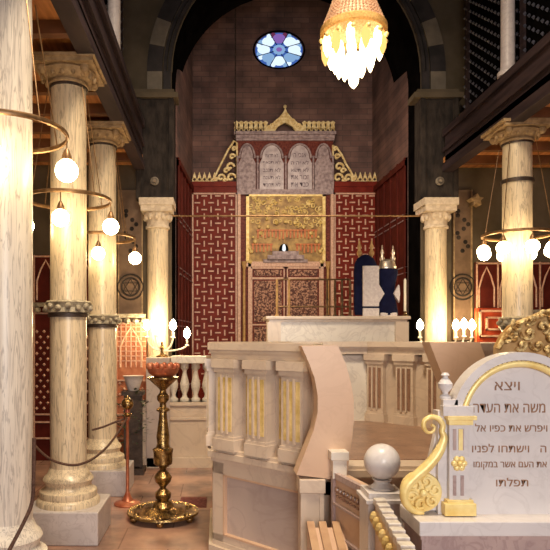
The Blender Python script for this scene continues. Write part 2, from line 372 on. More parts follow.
# ---------------------------------------------------------------- columns
def column(X, d, ztop, name, label, group, r=.172, m='col', plinth=True, collar=False, base_z=0, cap='volute'):
    t = thing(name, label, 'column', (X, d, base_z), group)
    H = ztop
    if plinth:
        MB().box(X-.35, X+.35, d-.33, d+.33, 0, .31, .012).build('plinth', 'plinth', t)
        pr = [(.30, .31), (.30, .35), (.285, .37), (.27, .38), (.275, .41), (.27, .44), (.23, .46), (.215, .49), (.225, .52), (.24, .545), (.225, .575), (.205, .59), (.19, .62), (.172, .66)]
        MB().lathe(pr, (X, d, 0), 32).build('base_moulding', 'colgrey' if m == 'colgrey' else 'col', t, smooth=True)
        z0 = .66
    else: z0 = base_z
    zc = H-.20 if cap == 'volute' else H-.25
    mb = MB(); mb.lathe([(r, z0), (r*1.01, z0+.9), (r*.985, zc-.25), (r*.95, zc)], (X, d, 0), 36)
    mb.build('shaft', m, t, smooth=True)
    k = r/.172
    mb = MB()
    if cap == 'volute':
        nr = MB(); nr.lathe([(r*.96, zc-.03), (r*1.06, zc-.03), (r*1.06, zc-.005), (r*.96, zc-.005)], (X, d, 0), 28); nr.build('neck_ring', 'iron', t, smooth=True)
        mb.lathe([(r*.98, zc-.02), (r*1.12, zc), (r*1.12, zc+.02), (r*1.03, zc+.03), (r*1.15, zc+.045), (r*1.45, zc+.08), (r*1.55, zc+.11), (r*1.45, zc+.135)], (X, d, 0), 28)
        for a in range(4):
            an = PI/4+a*PI/2
            c = (X+math.cos(an)*r*1.66, d+math.sin(an)*r*1.66, zc+.10)
            mb.ball(c, .045*k, 10, 1.1)
        for a in range(16):
            an = a*PI/8
            mb.ball((X+math.cos(an)*r*1.45, d+math.sin(an)*r*1.32, zc+.07), .022*k, 8, 1.6)
        mb.box(X-r*1.7, X+r*1.7, d-r*1.7, d+r*1.7, zc+.13, zc+.17); mb.box(X-r*1.82, X+r*1.82, d-r*1.82, d+r*1.82, zc+.165, H)
    else:
        mb.lathe([(r, zc-.2), (r*1.15, zc-.19), (r*1.15, zc-.16), (r*1.03, zc-.14), (r*1.1, zc-.05), (r*1.25, zc+.02), (r*1.3, zc+.06)], (X, d, 0), 28)
        for a in range(12):
            an = a*PI/6
            mb.ball((X+math.cos(an)*r*1.2, d+math.sin(an)*r*1.2, zc-.02), .035, 8, 1.6)
        mb.box(X-r*1.45, X+r*1.45, d-r*1.45, d+r*1.45, zc+.05, zc+.14); mb.box(X-r*1.6, X+r*1.6, d-r*1.55, d+r*1.55, zc+.14, H)
    mb.build('capital', 'capital' if cap == 'volute' else 'vcap', t, smooth=True)
    if collar:
        zb = collar
        mb = MB(); mb.lathe([(r+.002, 0), (r+.02, .0), (r+.022, .035), (r+.002, .035)], (X, d, zb), 32, cap=False)
        mb.build('iron_band', 'iron', t, smooth=True)
        mb = MB()
        mb.lathe([(r+.002, .035), (r+.035, .045), (r+.02, .09), (r+.045, .14), (r+.03, .155), (r+.002, .16)], (X, d, zb), 32, cap=False)
        for a in range(14):
            an = a*2*PI/14; mb.ball((X+math.cos(an)*(r+.035), d+math.sin(an)*(r+.035), zb+.085+.02*(a % 2)), .03, 8, 1.0)
        mb.build('leaf_collar', 'collar', t, smooth=True)
    return t
M['vcap'] = mat('pale_capital_stone', (.56, .44, .32), (.74, .62, .48), 18, rough=.6, bump=.5)
M['collar'] = mat('carved_leaf_stone', (.20, .16, .11), (.44, .38, .28), 22, rough=.6, bump=.5)
XL = -1.445; XR = 3.69
G1 = 'marble columns of the left aisle'
column(XL, 4.1, 4.54, 'marble_column', 'closest pale streaked marble column cut by the left edge of the photo', G1, m='colgrey')
column(XL, 5.8, 4.52, 'marble_column', 'cream marble column with moulded base, on grey plinth with rope before it', G1, collar=2.10)
column(XL, 7.5, 4.50, 'marble_column', 'narrower cream marble column furthest back in the left aisle row', G1, collar=2.03)
column(XR, 7.4, 4.50, 'marble_column', 'cream marble column with dark neck band, in the right aisle', None, collar=2.0)
G2 = 'columns under the sanctuary arch'
column(P(158, 0, 9.45).x, 9.42, 4.05, 'arch_column', 'pale column under the dark left pier of the sanctuary arch', G2, r=.165, plinth=False, cap='block')
column(P(435, 0, 9.45).x, 9.42, 4.05, 'arch_column', 'pale column under the dark right pier of the sanctuary arch', G2, r=.165, plinth=False, cap='block')
G3 = 'upper gallery columns'
for X, d, zb, lab in ((-1.30, 7.5, 5.24, 'pale upper gallery column standing above the left aisle'), (3.55, 7.35, 5.10, 'pale upper gallery column before the right bead screen')):
    mb = MB(); s = -1 if X < 0 else 1
    x = X
    mb.lathe([(.12, 0), (.12, .05), (.09, .08), (.082, .12), (.078, 2.1)], (x, d, zb), 20)
    tag(mb.build('gallery_column', 'upcol', smooth=True, origin=(x, d, zb)), lab, 'column', G3)
# neck band on the right column
mb = MB(); mb.lathe([(.172, 0), (.19, 0), (.19, .045), (.172, .045)], (XR, 7.4, 3.80), 28, cap=False)
rc = [o for o in COL.objects if o.name.startswith('marble_column')][-1]
mb.build('neck_band', 'iron', rc, smooth=True)

# ---------------------------------------------------------------- ring lamps around the columns
def ring_lamp(X, d, z, n, rot, label, drop=.25):
    t = thing('ring_lamp', label, 'lamp', (X, d, z), 'ring lamps with white globes around the columns')
    R_ = .405
    pts = [(X+R_*math.cos(2*PI*i/40), d+R_*math.sin(2*PI*i/40), z) for i in range(40)]
    MB().tube(pts, .013, 8, closed=True, flat=1.5).build('ring', 'bronze', t, smooth=True)
    for i in range(n):
        a = rot+2*PI*i/n; x = X+R_*math.cos(a); y = d+R_*math.sin(a)
        g = MB().ball((x, y, z-drop), .078, 22).build('globe', 'globe', t, smooth=True)
        mb = MB(); mb.tube([(x, y, z), (x, y, z-drop+.10)], .006, 6); mb.lathe([(.012, .06), (.02, .045), (.034, .01), (.036, -.015)], (x, y, z-drop+.09), 12)
        mb.build('globe_holder', 'bronze', t, smooth=True)
    for i in range(4):
        a = rot+PI/4+i*PI/2
        xa = X+R_*math.cos(a); ya = d+R_*math.sin(a)
        xb = X+.22*math.cos(a); yb = d+.22*math.sin(a)
        MB().tube([(xa, ya, z), (xb, yb, 4.27)], .005, 5).build('wire', 'bronze', t)
ring_lamp(XL, 4.1, EYE+1.40, 4, math.radians(4), 'bronze ring lamp around the closest left column, cut by the photo edge')
ring_lamp(XL, 5.8, EYE+1.33, 4, math.radians(4), 'bronze ring lamp with globes around the left column with roped base')
ring_lamp(XL, 7.5, EYE+1.25, 4, math.radians(4), 'bronze ring lamp around the furthest left aisle column')
ring_lamp(XR, 7.4, EYE+1.27, 8, math.radians(-3), 'bronze ring lamp of small globes around the right aisle column', .2)

# ---------------------------------------------------------------- sanctuary: tie rod, oculus, ark
t = MB().tube([P(170, 216, 9.45), P(424, 216, 9.45)], .014, 8).build('tie_rod', 'bronze', origin=P(297, 216, 9.45))
tag(t, 'thin metal tie rod spanning between the two arch column capitals', 'rod')
# oculus
oc = P(279, 50, 12.28); rx, rz = .52, .38
w1 = struct(MB().prism(arc(oc.x, oc.z, rx*.93, 0, 2*PI, 40, rz*.93)[:-1], 12.28, 12.32).build('window_1', 'gblue', origin=(oc.x, 12.28, oc.z)))
mb = MB(); pts = [(oc.x+rx*math.cos(a*2*PI/40), 12.27, oc.z+rz*math.sin(a*2*PI/40)) for a in range(40)]
mb.tube(pts, .016, 8, closed=True, up=Vector((0, 1, 0)))
for k in range(8):
    a = k*PI/4+PI/8
    mb.tube([(oc.x+.12*math.cos(a), 12.265, oc.z+.1*math.sin(a)), (oc.x+rx*math.cos(a), 12.265, oc.z+rz*math.sin(a))], .008, 6)
mb.build('tracery', 'black', w1, world=True)
for k in range(8):
    a = k*PI/4-PI/2
    m = 'gpurple' if k == 4 else ('gmaroon' if k in (99,) else 'gwhite')
    m = 'gpale' if k in (1, 7) else m
    cx, cz = oc.x+rx*.60*math.cos(a), oc.z+rz*.60*math.sin(a)
    mb = MB(); mb.prism(arc(cx, cz, .13, 0, 2*PI, 14, .095)[:-1], 12.262, 12.28)
    mb.build('glass_lobe', m, w1, world=True)
    for q in (-1, 1):
        a2 = a+q*.28
        cx, cz = oc.x+rx*.82*math.cos(a2), oc.z+rz*.82*math.sin(a2)
        MB().prism(arc(cx, cz, .05, 0, 2*PI, 10)[:-1], 12.266, 12.28).build('glass_roundel', 'gmaroon' if k == 4 else ('gpale' if q > 0 else 'gwhite'), w1, world=True)
MB().prism(arc(oc.x, oc.z, .13, 0, 2*PI, 16, .10)[:-1], 12.262, 12.28).build('glass_centre', 'gpale', w1, world=True)
MB().prism(arc(oc.x, oc.z, .06, 0, 2*PI, 12, .045)[:-1], 12.255, 12.28).build('glass_boss', 'gpurple', w1, world=True)

D = 12.0
def A(x, y): p = P(x, y, D); return p.x, p.z
def abox(mb, x0, y0, x1, y1, f=0, bk=.12):       # box from photo-frame extents at the ark's own distance
    a, z1 = A(x0, y0); b, z0 = A(x1, y1); mb.box(a, b, D-f, D+bk, z0, z1); return mb
ark = thing('torah_ark', 'tall carved ark with gilded arch, two tablets and panelled red flanks', 'ark', (P(285, 0, D).x, D, 0))
# flanks
for (x0, x1, nm) in ((192, 237, 'L'), (334, 377, 'R')):
    a, zt = A(x0, 185); b, _ = A(x1, 185)
    f = MB().box(a, b, D, D+.28, 0, zt).build('flank_panel', 'red', ark)
    mb = MB(); abox(mb, x0, 182, x1, 187, .05); abox(mb, x0, 187, x1, 193, .03)
    mb.build('flank_cornice', 'red', ark)
    # basket-weave inlay
    mb = MB(); c = .128; nx = int(round((b-a-.08)/c)); c = (b-a-.08)/nx
    z = zt-.22; j = 0
    while z > .9:
        for i in range(nx):
            cx = a+.04+c*(i+.5)
            if (i+j) % 2: mb.box(cx-.057, cx+.057, D-.014, D, z-.013, z+.013)
            else: mb.box(cx-.013, cx+.013, D-.014, D, z-.058, z+.058)
        z -= c; j += 1
    mb.box(a, a+.03, D-.02, D, .0, zt-.16); mb.box(b-.03, b, D-.02, D, .0, zt-.16); mb.box(a, b, D-.02, D, zt-.19, zt-.155)
    mb.build('inlay', 'inlay', ark)
    mb = MB()   # gilded cresting
    zc = A(0, 182)[1]
    xs0, xs1 = (192, 217) if nm == 'L' else (353, 377)
    n = 5
    for i in range(n):
        cx = A(xs0+(xs1-xs0)*(i+.5)/n, 0)[0]; 
        mb.tube([(cx+.04*math.cos(q*PI/4), D, zc+.05+.04*math.sin(q*PI/4)) for q in range(8)], .013, 6, closed=True, up=Vector((0, 1, 0)))
        mb.prism([(cx-.035, zc+.09), (cx+.035, zc+.09), (cx, zc+.20)], D-.015, D+.015); mb.box(cx-.05, cx+.05, D-.015, D+.015, zc, zc+.02)
    mb.build('cresting', 'palegilt', ark)
    mb = MB()
    if nm == 'L': tri = [(214, 184), (214, 178), (219, 168), (224, 158), (228, 150), (234, 141), (237, 143), (237, 184)]
    else: tri = [(333, 184), (333, 145), (337, 148), (342, 155), (346, 164), (350, 170), (354, 178), (354, 184)]
    mb.tube([(A(*p)[0], D, A(*p)[1]) for p in tri], .022, 6, closed=True, up=Vector((0, 1, 0)))
    for k, (q, r) in enumerate((((231, 178), 5), ((230, 167), 4.5), ((221, 178), 4), ((232, 157), 3.2), ((234, 149), 2.4), ((226, 171), 3), ((225, 181), 2.5), ((216, 180), 2.2))):
        px = q[0] if nm == 'L' else 571-q[0]-2
        c = A(px, q[1]); rr = r*.02
        mb.tube([(c[0]+rr*(1-.08*i)*math.cos(i*.6), D-.01, c[1]+rr*(1-.08*i)*math.sin(i*.6)) for i in range(11)], .026, 6, up=Vector((0, 1, 0)))
    mb.build('scroll_bracket', 'palegilt', ark)
# body
MB().box(A(237, 0)[0], A(333, 0)[0], D+.0, D+.28, 0, A(0, 133)[1]).build('body', 'maroon', ark)
mb = MB(); abox(mb, 234, 133, 335, 136, .12); abox(mb, 235, 136, 334, 139, .07); abox(mb, 236, 139, 334, 141, .04)
abox(MB(), 237, 190, 333, 195, .06).build('ledge', 'mauve', ark)
mb.build('cornice', 'mauve', ark)
mb = MB(); zc = A(0, 133)[1]
for (x0, x1) in ((234, 268), (302, 335)):
    n = 7
    for i in range(n):
        cx = A(x0+(x1-x0)*(i+.5)/n, 0)[0]
        mb.tube([(cx+.036*math.cos(q*PI/4), D, zc+.05+.04*math.sin(q*PI/4)) for q in range(8)], .012, 6, closed=True, up=Vector((0, 1, 0)))
        mb.prism([(cx-.045, zc+.09), (cx, zc+.10), (cx+.045, zc+.09), (cx+.03, zc+.16), (cx+.05, zc+.21), (cx, zc+.26-.02), (cx-.05, zc+.21), (cx-.03, zc+.16)], D-.015, D+.015)
    mb.box(A(x0, 0)[0], A(x1, 0)[0], D-.02, D+.02, zc, zc+.02)
    mb.build('cresting', 'palegilt', ark); mb = MB()
mb = MB()
top = [(264, 133), (265, 127), (271, 125), (275, 121), (279, 118), (283, 113), (285, 108), (287, 113), (291, 118), (295, 121), (299, 125), (305, 127), (306, 133), (296, 133), (292, 127), (285, 123), (278, 127), (274, 133)]
mb.prism([A(*p) for p in top], D-.04, D+.02)
for sx in (-1, 1):
    for (dx, y, r) in ((13, 127, 3.0), (7.5, 122, 2.2)):
        c = A(285+sx*dx, y); mb.tube([(c[0]+r*.02*(1-.06*i)*math.cos(i*.7), D-.05, c[1]+r*.02*(1-.06*i)*math.sin(i*.7)) for i in range(10)], .014, 6, up=Vector((0, 1, 0)))
mb.ball((A(285, 0)[0], D-.02, A(0, 107)[1]), .035, 10)
mb.build('pediment', 'palegilt', ark, smooth=False)
# niches
def niche(x0, x1, m, lines):
    mb = MB(); w_ = x1-x0; c = (x0+x1)/2
    a0, _ = A(x0, 0); a1, _ = A(x1, 0); ca = (a0+a1)/2; zt = A(0, 146)[1]; zsx = A(0, 159)[1]; zb = A(0, 190)[1]
    sh = .03
    out = [(a0+.01, zb), (a1-.01, zb), (a1-.01, zsx-.10), (a1-.06, zsx)]+[(ca+(a1-.06-ca)*math.cos(q*PI/10), zsx+(zt-zsx)*math.sin(q*PI/10)) for q in range(1, 10)]+[(a0+.06, zsx), (a0+.01, zsx-.10)]
    mb.prism(out, D-.05, D)
    o = mb.build('tablet', m, ark)
    mb = MB()   # arched border
    mb.tube([(ca+(a1-.03-ca)*math.cos(q*PI/14), D-.06, zsx+(zt+.02-zsx)*math.sin(q*PI/14)) for q in range(0, 15)], .02, 6, up=Vector((0, 1, 0)))
    mb.build('niche_arch', 'mauve', ark)
    for i, tx in enumerate(lines):
        z = A(0, 156+i*7.3)[1]
        text_mb(tx, (a1-a0)*(.5 if i == 0 else .70), .078, (ca, D-.052, z)).build('inscription', 'letter2', o)
niche(238, 256, 'mauve', []); niche(314, 332, 'mauve', [])
niche(259, 284, 'mauvelight', ['לא תרצח', 'לא תנאף', 'לא תגנב', 'לא תענה', 'לא תחמד'])
niche(287, 312, 'mauvelight', ['אנכי ה', 'לא יהיה', 'לא תשא', 'זכור את', 'כבד את'])
for x in (237.5, 257.5, 285.5, 313, 332.5):
    c = A(x, 0)[0]; mb = MB(); mb.lathe([(.022, 0), (.022, .5), (.03, .52), (.02, .54), (.02, .62), (.035, .66)], (c, D-.05, A(0, 190)[1]), 10)
    mb.build('colonnette', 'mauve', ark, smooth=True)
# gilded field
mb = abox(MB(), 246, 195, 325, 262, .03); mb.build('gilded_field', 'darkgold', ark)
mb = MB()
def lobed(y0, y1, x0, x1, r):
    pts = []
    for q in range(0, 13):
        a = PI*q/12; pts.append(((x0+x1)/2-(x1-x0)/2*math.cos(a), y1-(y1-y0)*math.sin(a)))
    for p in pts:
        c = A(*p); mb.ball((c[0], D-.06, c[1]), r, 8)
lobed(222, 262, 250, 321, .045); lobed(213, 262, 248, 323, .03)
for i in range(80):
    x = random.uniform(249, 322); y = random.uniform(198, 226)
    if abs(x-285) < 37*math.sin(max(0, (262-y))/55*1.2) and y > 228: continue
    c = A(x, y); r = random.uniform(.03, .06)
    mb.tube([(c[0]+r*(1-.09*k)*math.cos(k*.7+i), D-.045, c[1]+r*(1-.09*k)*math.sin(k*.7+i)) for k in range(9)], .015, 5, up=Vector((0, 1, 0)))
abox(mb, 246, 195, 325, 197, .06); abox(mb, 246, 195, 249, 262, .06); abox(mb, 322, 195, 325, 262, .06)
mb.build('gilded_scrollwork', 'goldinlay', ark)
mb = MB()
for row, (y0, y1, xa, xb) in enumerate(((230, 240, 257, 316), (244, 254, 252, 272), (244, 254, 296, 319))):
    x = xa
    while x < xb:
        abox(mb, x, y0+random.uniform(0, 1.5), x+1.6, y1-random.uniform(0, 3), .06); abox(mb, x-.6, y0, x+2.4, y0+1.6, .065); x += 3.6
    mb.build('carved_band', 'giltred', ark); mb = MB()
mb = abox(MB(), 267, 256, 303, 260, .16); abox(mb, 272, 252, 298, 256, .12); abox(mb, 263, 260, 307, 263, .10); mb.build('shelf_bracket', 'mauve', ark)
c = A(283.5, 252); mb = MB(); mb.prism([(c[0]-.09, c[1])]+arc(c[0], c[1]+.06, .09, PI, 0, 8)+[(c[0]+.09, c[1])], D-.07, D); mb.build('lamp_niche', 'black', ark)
mb = MB(); mb.lathe([(.02, 0), (.035, .03), (.03, .1), (.012, .14)], (c[0], D-.1, c[1]), 12); mb.build('eternal_lamp', 'lamplight', ark, smooth=True) if 'lamplight' in M else mb.b.free()
# frame posts and doors
mb = MB()
for x0, x1 in ((237.5, 240.5), (330, 333)): abox(mb, x0, 195, x1, 345, .08); 
for x0, x1 in ((248, 251), (320, 323)): abox(mb, x0, 262, x1, 420, .07)
abox(mb, 246, 262, 325, 267, .07)
mb.build('door_frame', 'inlay', ark)
for x in (244, 327.5):
    c = A(x, 0)[0]; mb = MB(); zt = A(0, 262)[1]; mb.lathe([(.05, .6), (.05, .7), (.032, .75), (.028, zt-.15), (.045, zt-.1), (.06, zt)], (c, D-.05, 0), 14)
    mb.build('side_column', 'goldcol', ark, smooth=True)
for x0, x1 in ((251, 284.5), (286.5, 320)):
    dr = abox(MB(), x0, 267, x1, 410, .03).build('door', 'maroon', ark)
    mb = MB(); abox(mb, x0+3, 270, x1-3, 276, .045); abox(mb, x0+3, 281, x1-3, 322, .045); abox(mb, x0+3, 327, x1-3, 345, .045); mb.build('carved_panel', 'maroonlattice', dr)
    mb = MB(); abox(mb, x0, 277.5, x1, 279.5, .05); abox(mb, x0, 267, x1, 269, .05); abox(mb, x0, 324, x1, 325.5, .05); abox(mb, x0, 267, x0+1.2, 345, .05); abox(mb, x1-1.2, 267, x1, 345, .05); mb.build('moulding', 'inlay', dr)

# red panelling on the sanctuary side walls
for side, (xa, xb) in enumerate(((CX-R+.02, -.52), (CX+R-.02, 3.16))):
    s = 1 if side == 0 else -1
    ztp = EYE+3.06
    p = thing('wall_panelling', 'dark red panelled wainscot on the %s sanctuary side wall' % ('left' if side == 0 else 'right'), 'panelling', (xa, AY1, 0), 'red panelling of the sanctuary side walls')
    def wedge(mb, y0, y1, z0, z1, t):
        f = lambda y: xa+(xb-xa)*(y-AY1)/(12.3-AY1)
        mb.vprism([(f(y0), y0), (f(y1), y1), (f(y1)+s*t, y1), (f(y0)+s*t, y0)], z0, z1)
    ya, yb = AY1+.01, D-.02
    mb = MB(); wedge(mb, ya, yb, 0, ztp, .03); mb.build('backing_board', 'redstile', p)
    mb = MB()
    for z in (1.0, 2.1, 2.2, 3.0, 3.1, 3.9, 4.0, ztp-.05): wedge(mb, ya, yb, z, z+.015, .045)
    mb.build('inlay_line', 'mauve', p)
    mb = MB()
    for k in range(5):
        y = ya+(yb-ya)*k/4.6; wedge(mb, y, y+.06, 0, ztp, .05)
    wedge(mb, ya, yb, ztp-.14, ztp-.04, .07)
    mb.build('stile', 'redstile', p) if 'redstile' in M else mb.build('stile', 'red', p)

# ---------------------------------------------------------------- aisle end walls: painted panels and red screens
def medallion_panel(x0, x1, y0, y1, d, label):
    a = P(x0, y1, d); b = P(x1, y0, d)
    t = thing('painted_panel', label, 'wall panel', ((a.x+b.x)/2, d, a.z), 'brown painted panels beside the arch')
    MB().box(a.x, b.x, d, d+.05, a.z, b.z).build('board', 'wallbrown', t)
    mb = MB(); w_ = .02
    mb.box(a.x, a.x+w_, d-.02, d, a.z, b.z); mb.box(b.x-w_, b.x, d-.02, d, a.z, b.z)
    mb.build('border', 'capital', t)
    c = P((x0+x1)/2, 287, d)
    for rr in (.20, .14):
        MB().tube([(c.x+rr*math.cos(q*PI/12), d-.01, c.z+rr*math.sin(q*PI/12)) for q in range(24)], .014, 6, closed=True, up=Vector((0, 1, 0))).build('medallion_ring', 'pier', t, smooth=True)
    mb = MB()
    for k in range(2):
        off = PI/6*0+k*PI/3
        mb.tube([(c.x+.13*math.cos(off+q*2*PI/3+PI/6), d-.012, c.z+.13*math.sin(off+q*2*PI/3+PI/6)) for q in range(3)], .01, 5, closed=True, up=Vector((0, 1, 0)))
    mb.build('star', 'pier', t)
    mb = MB()
    c2 = P((x0+x1)/2, 235, d)
    for q in range(10):
        mb.ball((c2.x+.09*math.sin(q*1.3), d, c2.z-.25+q*.07), .035, 8, sy=.4)
    mb.build('arabesque', 'pier', t)
medallion_panel(118, 143, 190, 325, 9.52, 'brown painted panel with round medallion left of the left arch column')
medallion_panel(453, 472, 190, 340, 9.52, 'brown painted panel with round medallion right of the right arch column')

def red_screen(x0, x1, y0, d, label, ledge=None, bright='redstile'):
    a = P(x0, 500, d); b = P(x1, y0, d)
    t = thing('red_screen', label, 'screen', ((a.x+b.x)/2, d, 0), 'red ornamental wooden screens of the aisles')
    MB().box(a.x, b.x, d, d+.06, 0, b.z).build('board', bright, t)
    mb = MB(); 
    w_ = b.x-a.x; n = max(1, int(round(w_/.34))); c = w_/n
    for i in range(n):
        cx = a.x+c*(i+.5)
        # pointed arch band at top
        zt = b.z-.08
        mb.tube([(cx-c*.36, d-.008, zt-.62), (cx-c*.36, d-.008, zt-.32), (cx-c*.2, d-.008, zt-.14), (cx, d-.008, zt), (cx+c*.2, d-.008, zt-.14), (cx+c*.36, d-.008, zt-.32), (cx+c*.36, d-.008, zt-.62)], .013, 5, up=Vector((0, 1, 0)))
        z = min(b.z-.95, 2.0); 
        j = 0
        while z > .75:
            for k in (-1, 0, 1):
                mb.octa((cx+k*c*.3+(j % 2)*c*.15-c*.07, d-.005, z), .028)
            z -= .085; j += 1
        mb.box(cx-c/2, cx-c/2+.02, d-.02, d, .3, b.z)
    for z in (b.z-.02, b.z-.9, .72, .60, .35): mb.box(a.x, b.x, d-.02, d, z-.015, z+.01)
    if bright == 'peach':
        for q in range(1, 9): mb.box(a.x, b.x, d-.015, d, b.z-.075*q-.008, b.z-.075*q+.008)
        for q in range(1, 6): xx = a.x+(b.x-a.x)*q/6; mb.box(xx-.008, xx+.008, d-.015, d, b.z-.7, b.z)
    mb.build('inlay', 'inlay', t)
    if ledge:
        zl = P(0, ledge, d).z; mb = MB(); mb.box(a.x, b.x, d-.12, d, zl-.03, zl+.03)
        x = a.x+.06
        while x < b.x: mb.ball((x, d-.10, zl-.08), .055, 8, .8); x += .13
        mb.build('carved_ledge', 'collar', t)
    return t
red_screen(-15, 58, 255, 9.3, 'red inlaid screen between the two nearest left columns', ledge=305)
red_screen(76, 116, 258, 9.3, 'red inlaid screen seen between the two cream columns')
red_screen(116, 146, 322, 9.28, 'low red inlaid screen beneath the left painted panel', ledge=316, bright='peach')
red_screen(476, 560, 262, 9.3, 'red arched screen behind the right ring lamp', ledge=312)
# bright framed panel at right, in front of the screen
a = P(477, 339, 8.98); b = P(509, 308, 8.98)
t = thing('framed_panel', 'bright red panel in pale inlaid frame left of the right column', 'panel', ((a.x+b.x)/2, 8.98, 0))
MB().box(a.x, b.x, 8.98, 9.06, 0, b.z).build('board', 'redbright', t)
mb = MB()
for q in (.03, .13):
    for zz in ((b.z-q-.03, b.z-q), (a.z+q, a.z+q+.03)): mb.box(a.x+q, b.x-q, 8.96, 8.98, *zz)
    mb.box(a.x+q, a.x+q+.03, 8.96, 8.98, a.z+q, b.z-q); mb.box(b.x-q-.03, b.x-q, 8.96, 8.98, a.z+q, b.z-q)
mb.build('frame_inlay', 'inlay', t)
# carved star bracket on the right
c = P(475, 201, 9.4); mb = MB(); mb.prism([(c.x+(.1 if q % 2 == 0 else .05)*math.sin(q*PI/5), c.z+(.1 if q % 2 == 0 else .05)*math.cos(q*PI/5)) for q in range(10)], 9.3, 9.5)
tag(mb.build('star_bracket', 'capital', origin=(c.x, 9.3, c.z)), 'small pale star bracket on the wall above the right painted panel', 'bracket')
# beam linking the right capital with the wall
# ---------------------------------------------------------------- bimah
FY = 4.45; HW = 1.28; HS = .53; BC = FY+HW
oct_pts = [(CX-HS, FY), (CX-HW, BC-HS), (CX-HW, BC+HS), (CX-HS, FY+2*HW), (CX+HS, FY+2*HW), (CX+HW, BC+HS), (CX+HW, BC-HS), (CX+HS, FY)]
def octo(g):
    k = (HW+g)/HW
    return [(CX+(x-CX)*k, BC+(y-BC)*k) for x, y in oct_pts]
bi = thing('bimah', 'octagonal marble reading platform with gold-fluted pilasters around its parapet', 'platform', (CX, BC, 0))
MB().vprism(octo(-.02), 0, .88).build('plinth', 'bimahp', bi)
mb = MB(); mb.vprism(octo(.03), .84, .90); mb.vprism(octo(.06), .88, .93); mb.vprism(octo(.03), .93, .955); mb.vprism(octo(.05), 0, .12); mb.vprism(octo(.02), .12, .16)
# ring mouldings would fill the floor: keep the walking floor on top
mb.build('plinth_moulding', 'bimah', bi)
MB().vprism(octo(-.2), .95, .962).build('platform_floor', 'brownm', bi)
def face_frame(i):
    a = Vector((*oct_pts[i], 0)); b = Vector((*oct_pts[(i+1) % 8], 0)); x = (b-a).normalized()
    # local: X along the face, Y inward, Z up
    y = Vector((-x.y, x.x, 0))
    if (Vector((CX, BC, 0))-a).dot(y) < 0: y = -y
    z = Vector((0, 0, 1))
    m = Matrix((x, y, z)).transposed().to_4x4(); m.translation = a
    return m, (b-a).length
for i in range(8):
    m, Ln = face_frame(i)
    fw = MB(); fw.m = m
    # framed plinth panel border
    bd = MB(); bd.m = m
    for (z0, z1, x0, x1) in ((.74, .84, 0, Ln), (.16, .22, 0, Ln), (.16, .84, 0, .12), (.16, .84, Ln-.12, Ln)): bd.box(x0, x1, -.015, .03, z0, z1)
    bd.build('panel_frame', 'bimah', bi)
    gl = MB(); gl.m = m
    for (z0, z1, x0, x1) in ((.725, .74, .12, Ln-.12), (.22, .235, .12, Ln-.12), (.22, .74, .12, .135), (.22, .74, Ln-.135, Ln-.12)): gl.box(x0, x1, -.02, .02, z0, z1)
    gl.build('panel_bead', 'tan', bi)
    if i == 7: continue          # the stair side is open
    fw.box(.0, Ln, .06, .13, .955, 1.70); fw.build('parapet_wall', 'bimah' if i != 3 else 'white', bi)
    pw = .20; gap = (Ln-3*pw)/3
    for k in range(3):
        x0 = gap/2+k*(pw+gap)
        for (ya, yb, s) in ((-.055, .06, -1), (.13, .20, 1)):
            if s == 1 and i == 3: continue
            ms = MB(); ms.m = m; fl = MB(); fl.m = m
            n_, p_ = (1, 0) if s < 0 else (0, 1)
            ms.box(x0, x0+pw, ya, yb, 1.07, 1.62)
            ms.box(x0-.02, x0+pw+.02, ya-.02*n_, yb+.02*p_, .955, 1.05)
            ms.box(x0-.01, x0+pw+.01, ya-.01*n_, yb+.01*p_, 1.05, 1.075)
            ms.box(x0-.015, x0+pw+.015, ya-.015*n_, yb+.015*p_, 1.61, 1.65)
            ms.box(x0-.03, x0+pw+.03, ya-.03*n_, yb+.03*p_, 1.65, 1.72)
            yo = ya-.006 if s < 0 else yb
            for q in range(3):
                xx = x0+.022+q*.058
                fl.box(xx, xx+.036, yo, yo+.006, 1.12, 1.57, 0)
                if q < 2: ms.box(xx+.038, xx+.056, yo-.012, yo+.018, 1.10, 1.59)
            pl_ = ms.build('pilaster', 'bimah', bi)
            fl.build('gold_flutes' if s < 0 else 'brown_flutes', 'goldinlay' if s < 0 else 'brownm', pl_)
        xx = x0+pw+gap/2-.03
        if k < 2:
            fl = MB(); fl.m = m; fl.box(xx, xx+.06, .05, .06, 1.10, 1.58); fl.build('gold_strip', 'goldinlay', bi)
    cn = MB(); cn.m = m
    cn.vprism([(-.025, -.06), (Ln+.025, -.06), (Ln-.10, .24), (.10, .24)], 1.80, 1.86)
    cn.vprism([(-.019, -.045), (Ln+.019, -.045), (Ln-.09, .22), (.09, .22)], 1.77, 1.80)
    cn.vprism([(-.012, -.03), (Ln+.012, -.03), (Ln-.085, .20), (.085, .20)], 1.72, 1.77)
    cn.build('cornice', 'bimah', bi)
st = thing('stair', 'marble stair with tan swept cheek slabs and grey ball newel, climbing to the platform', 'stair', (CX, 3.6, 0))
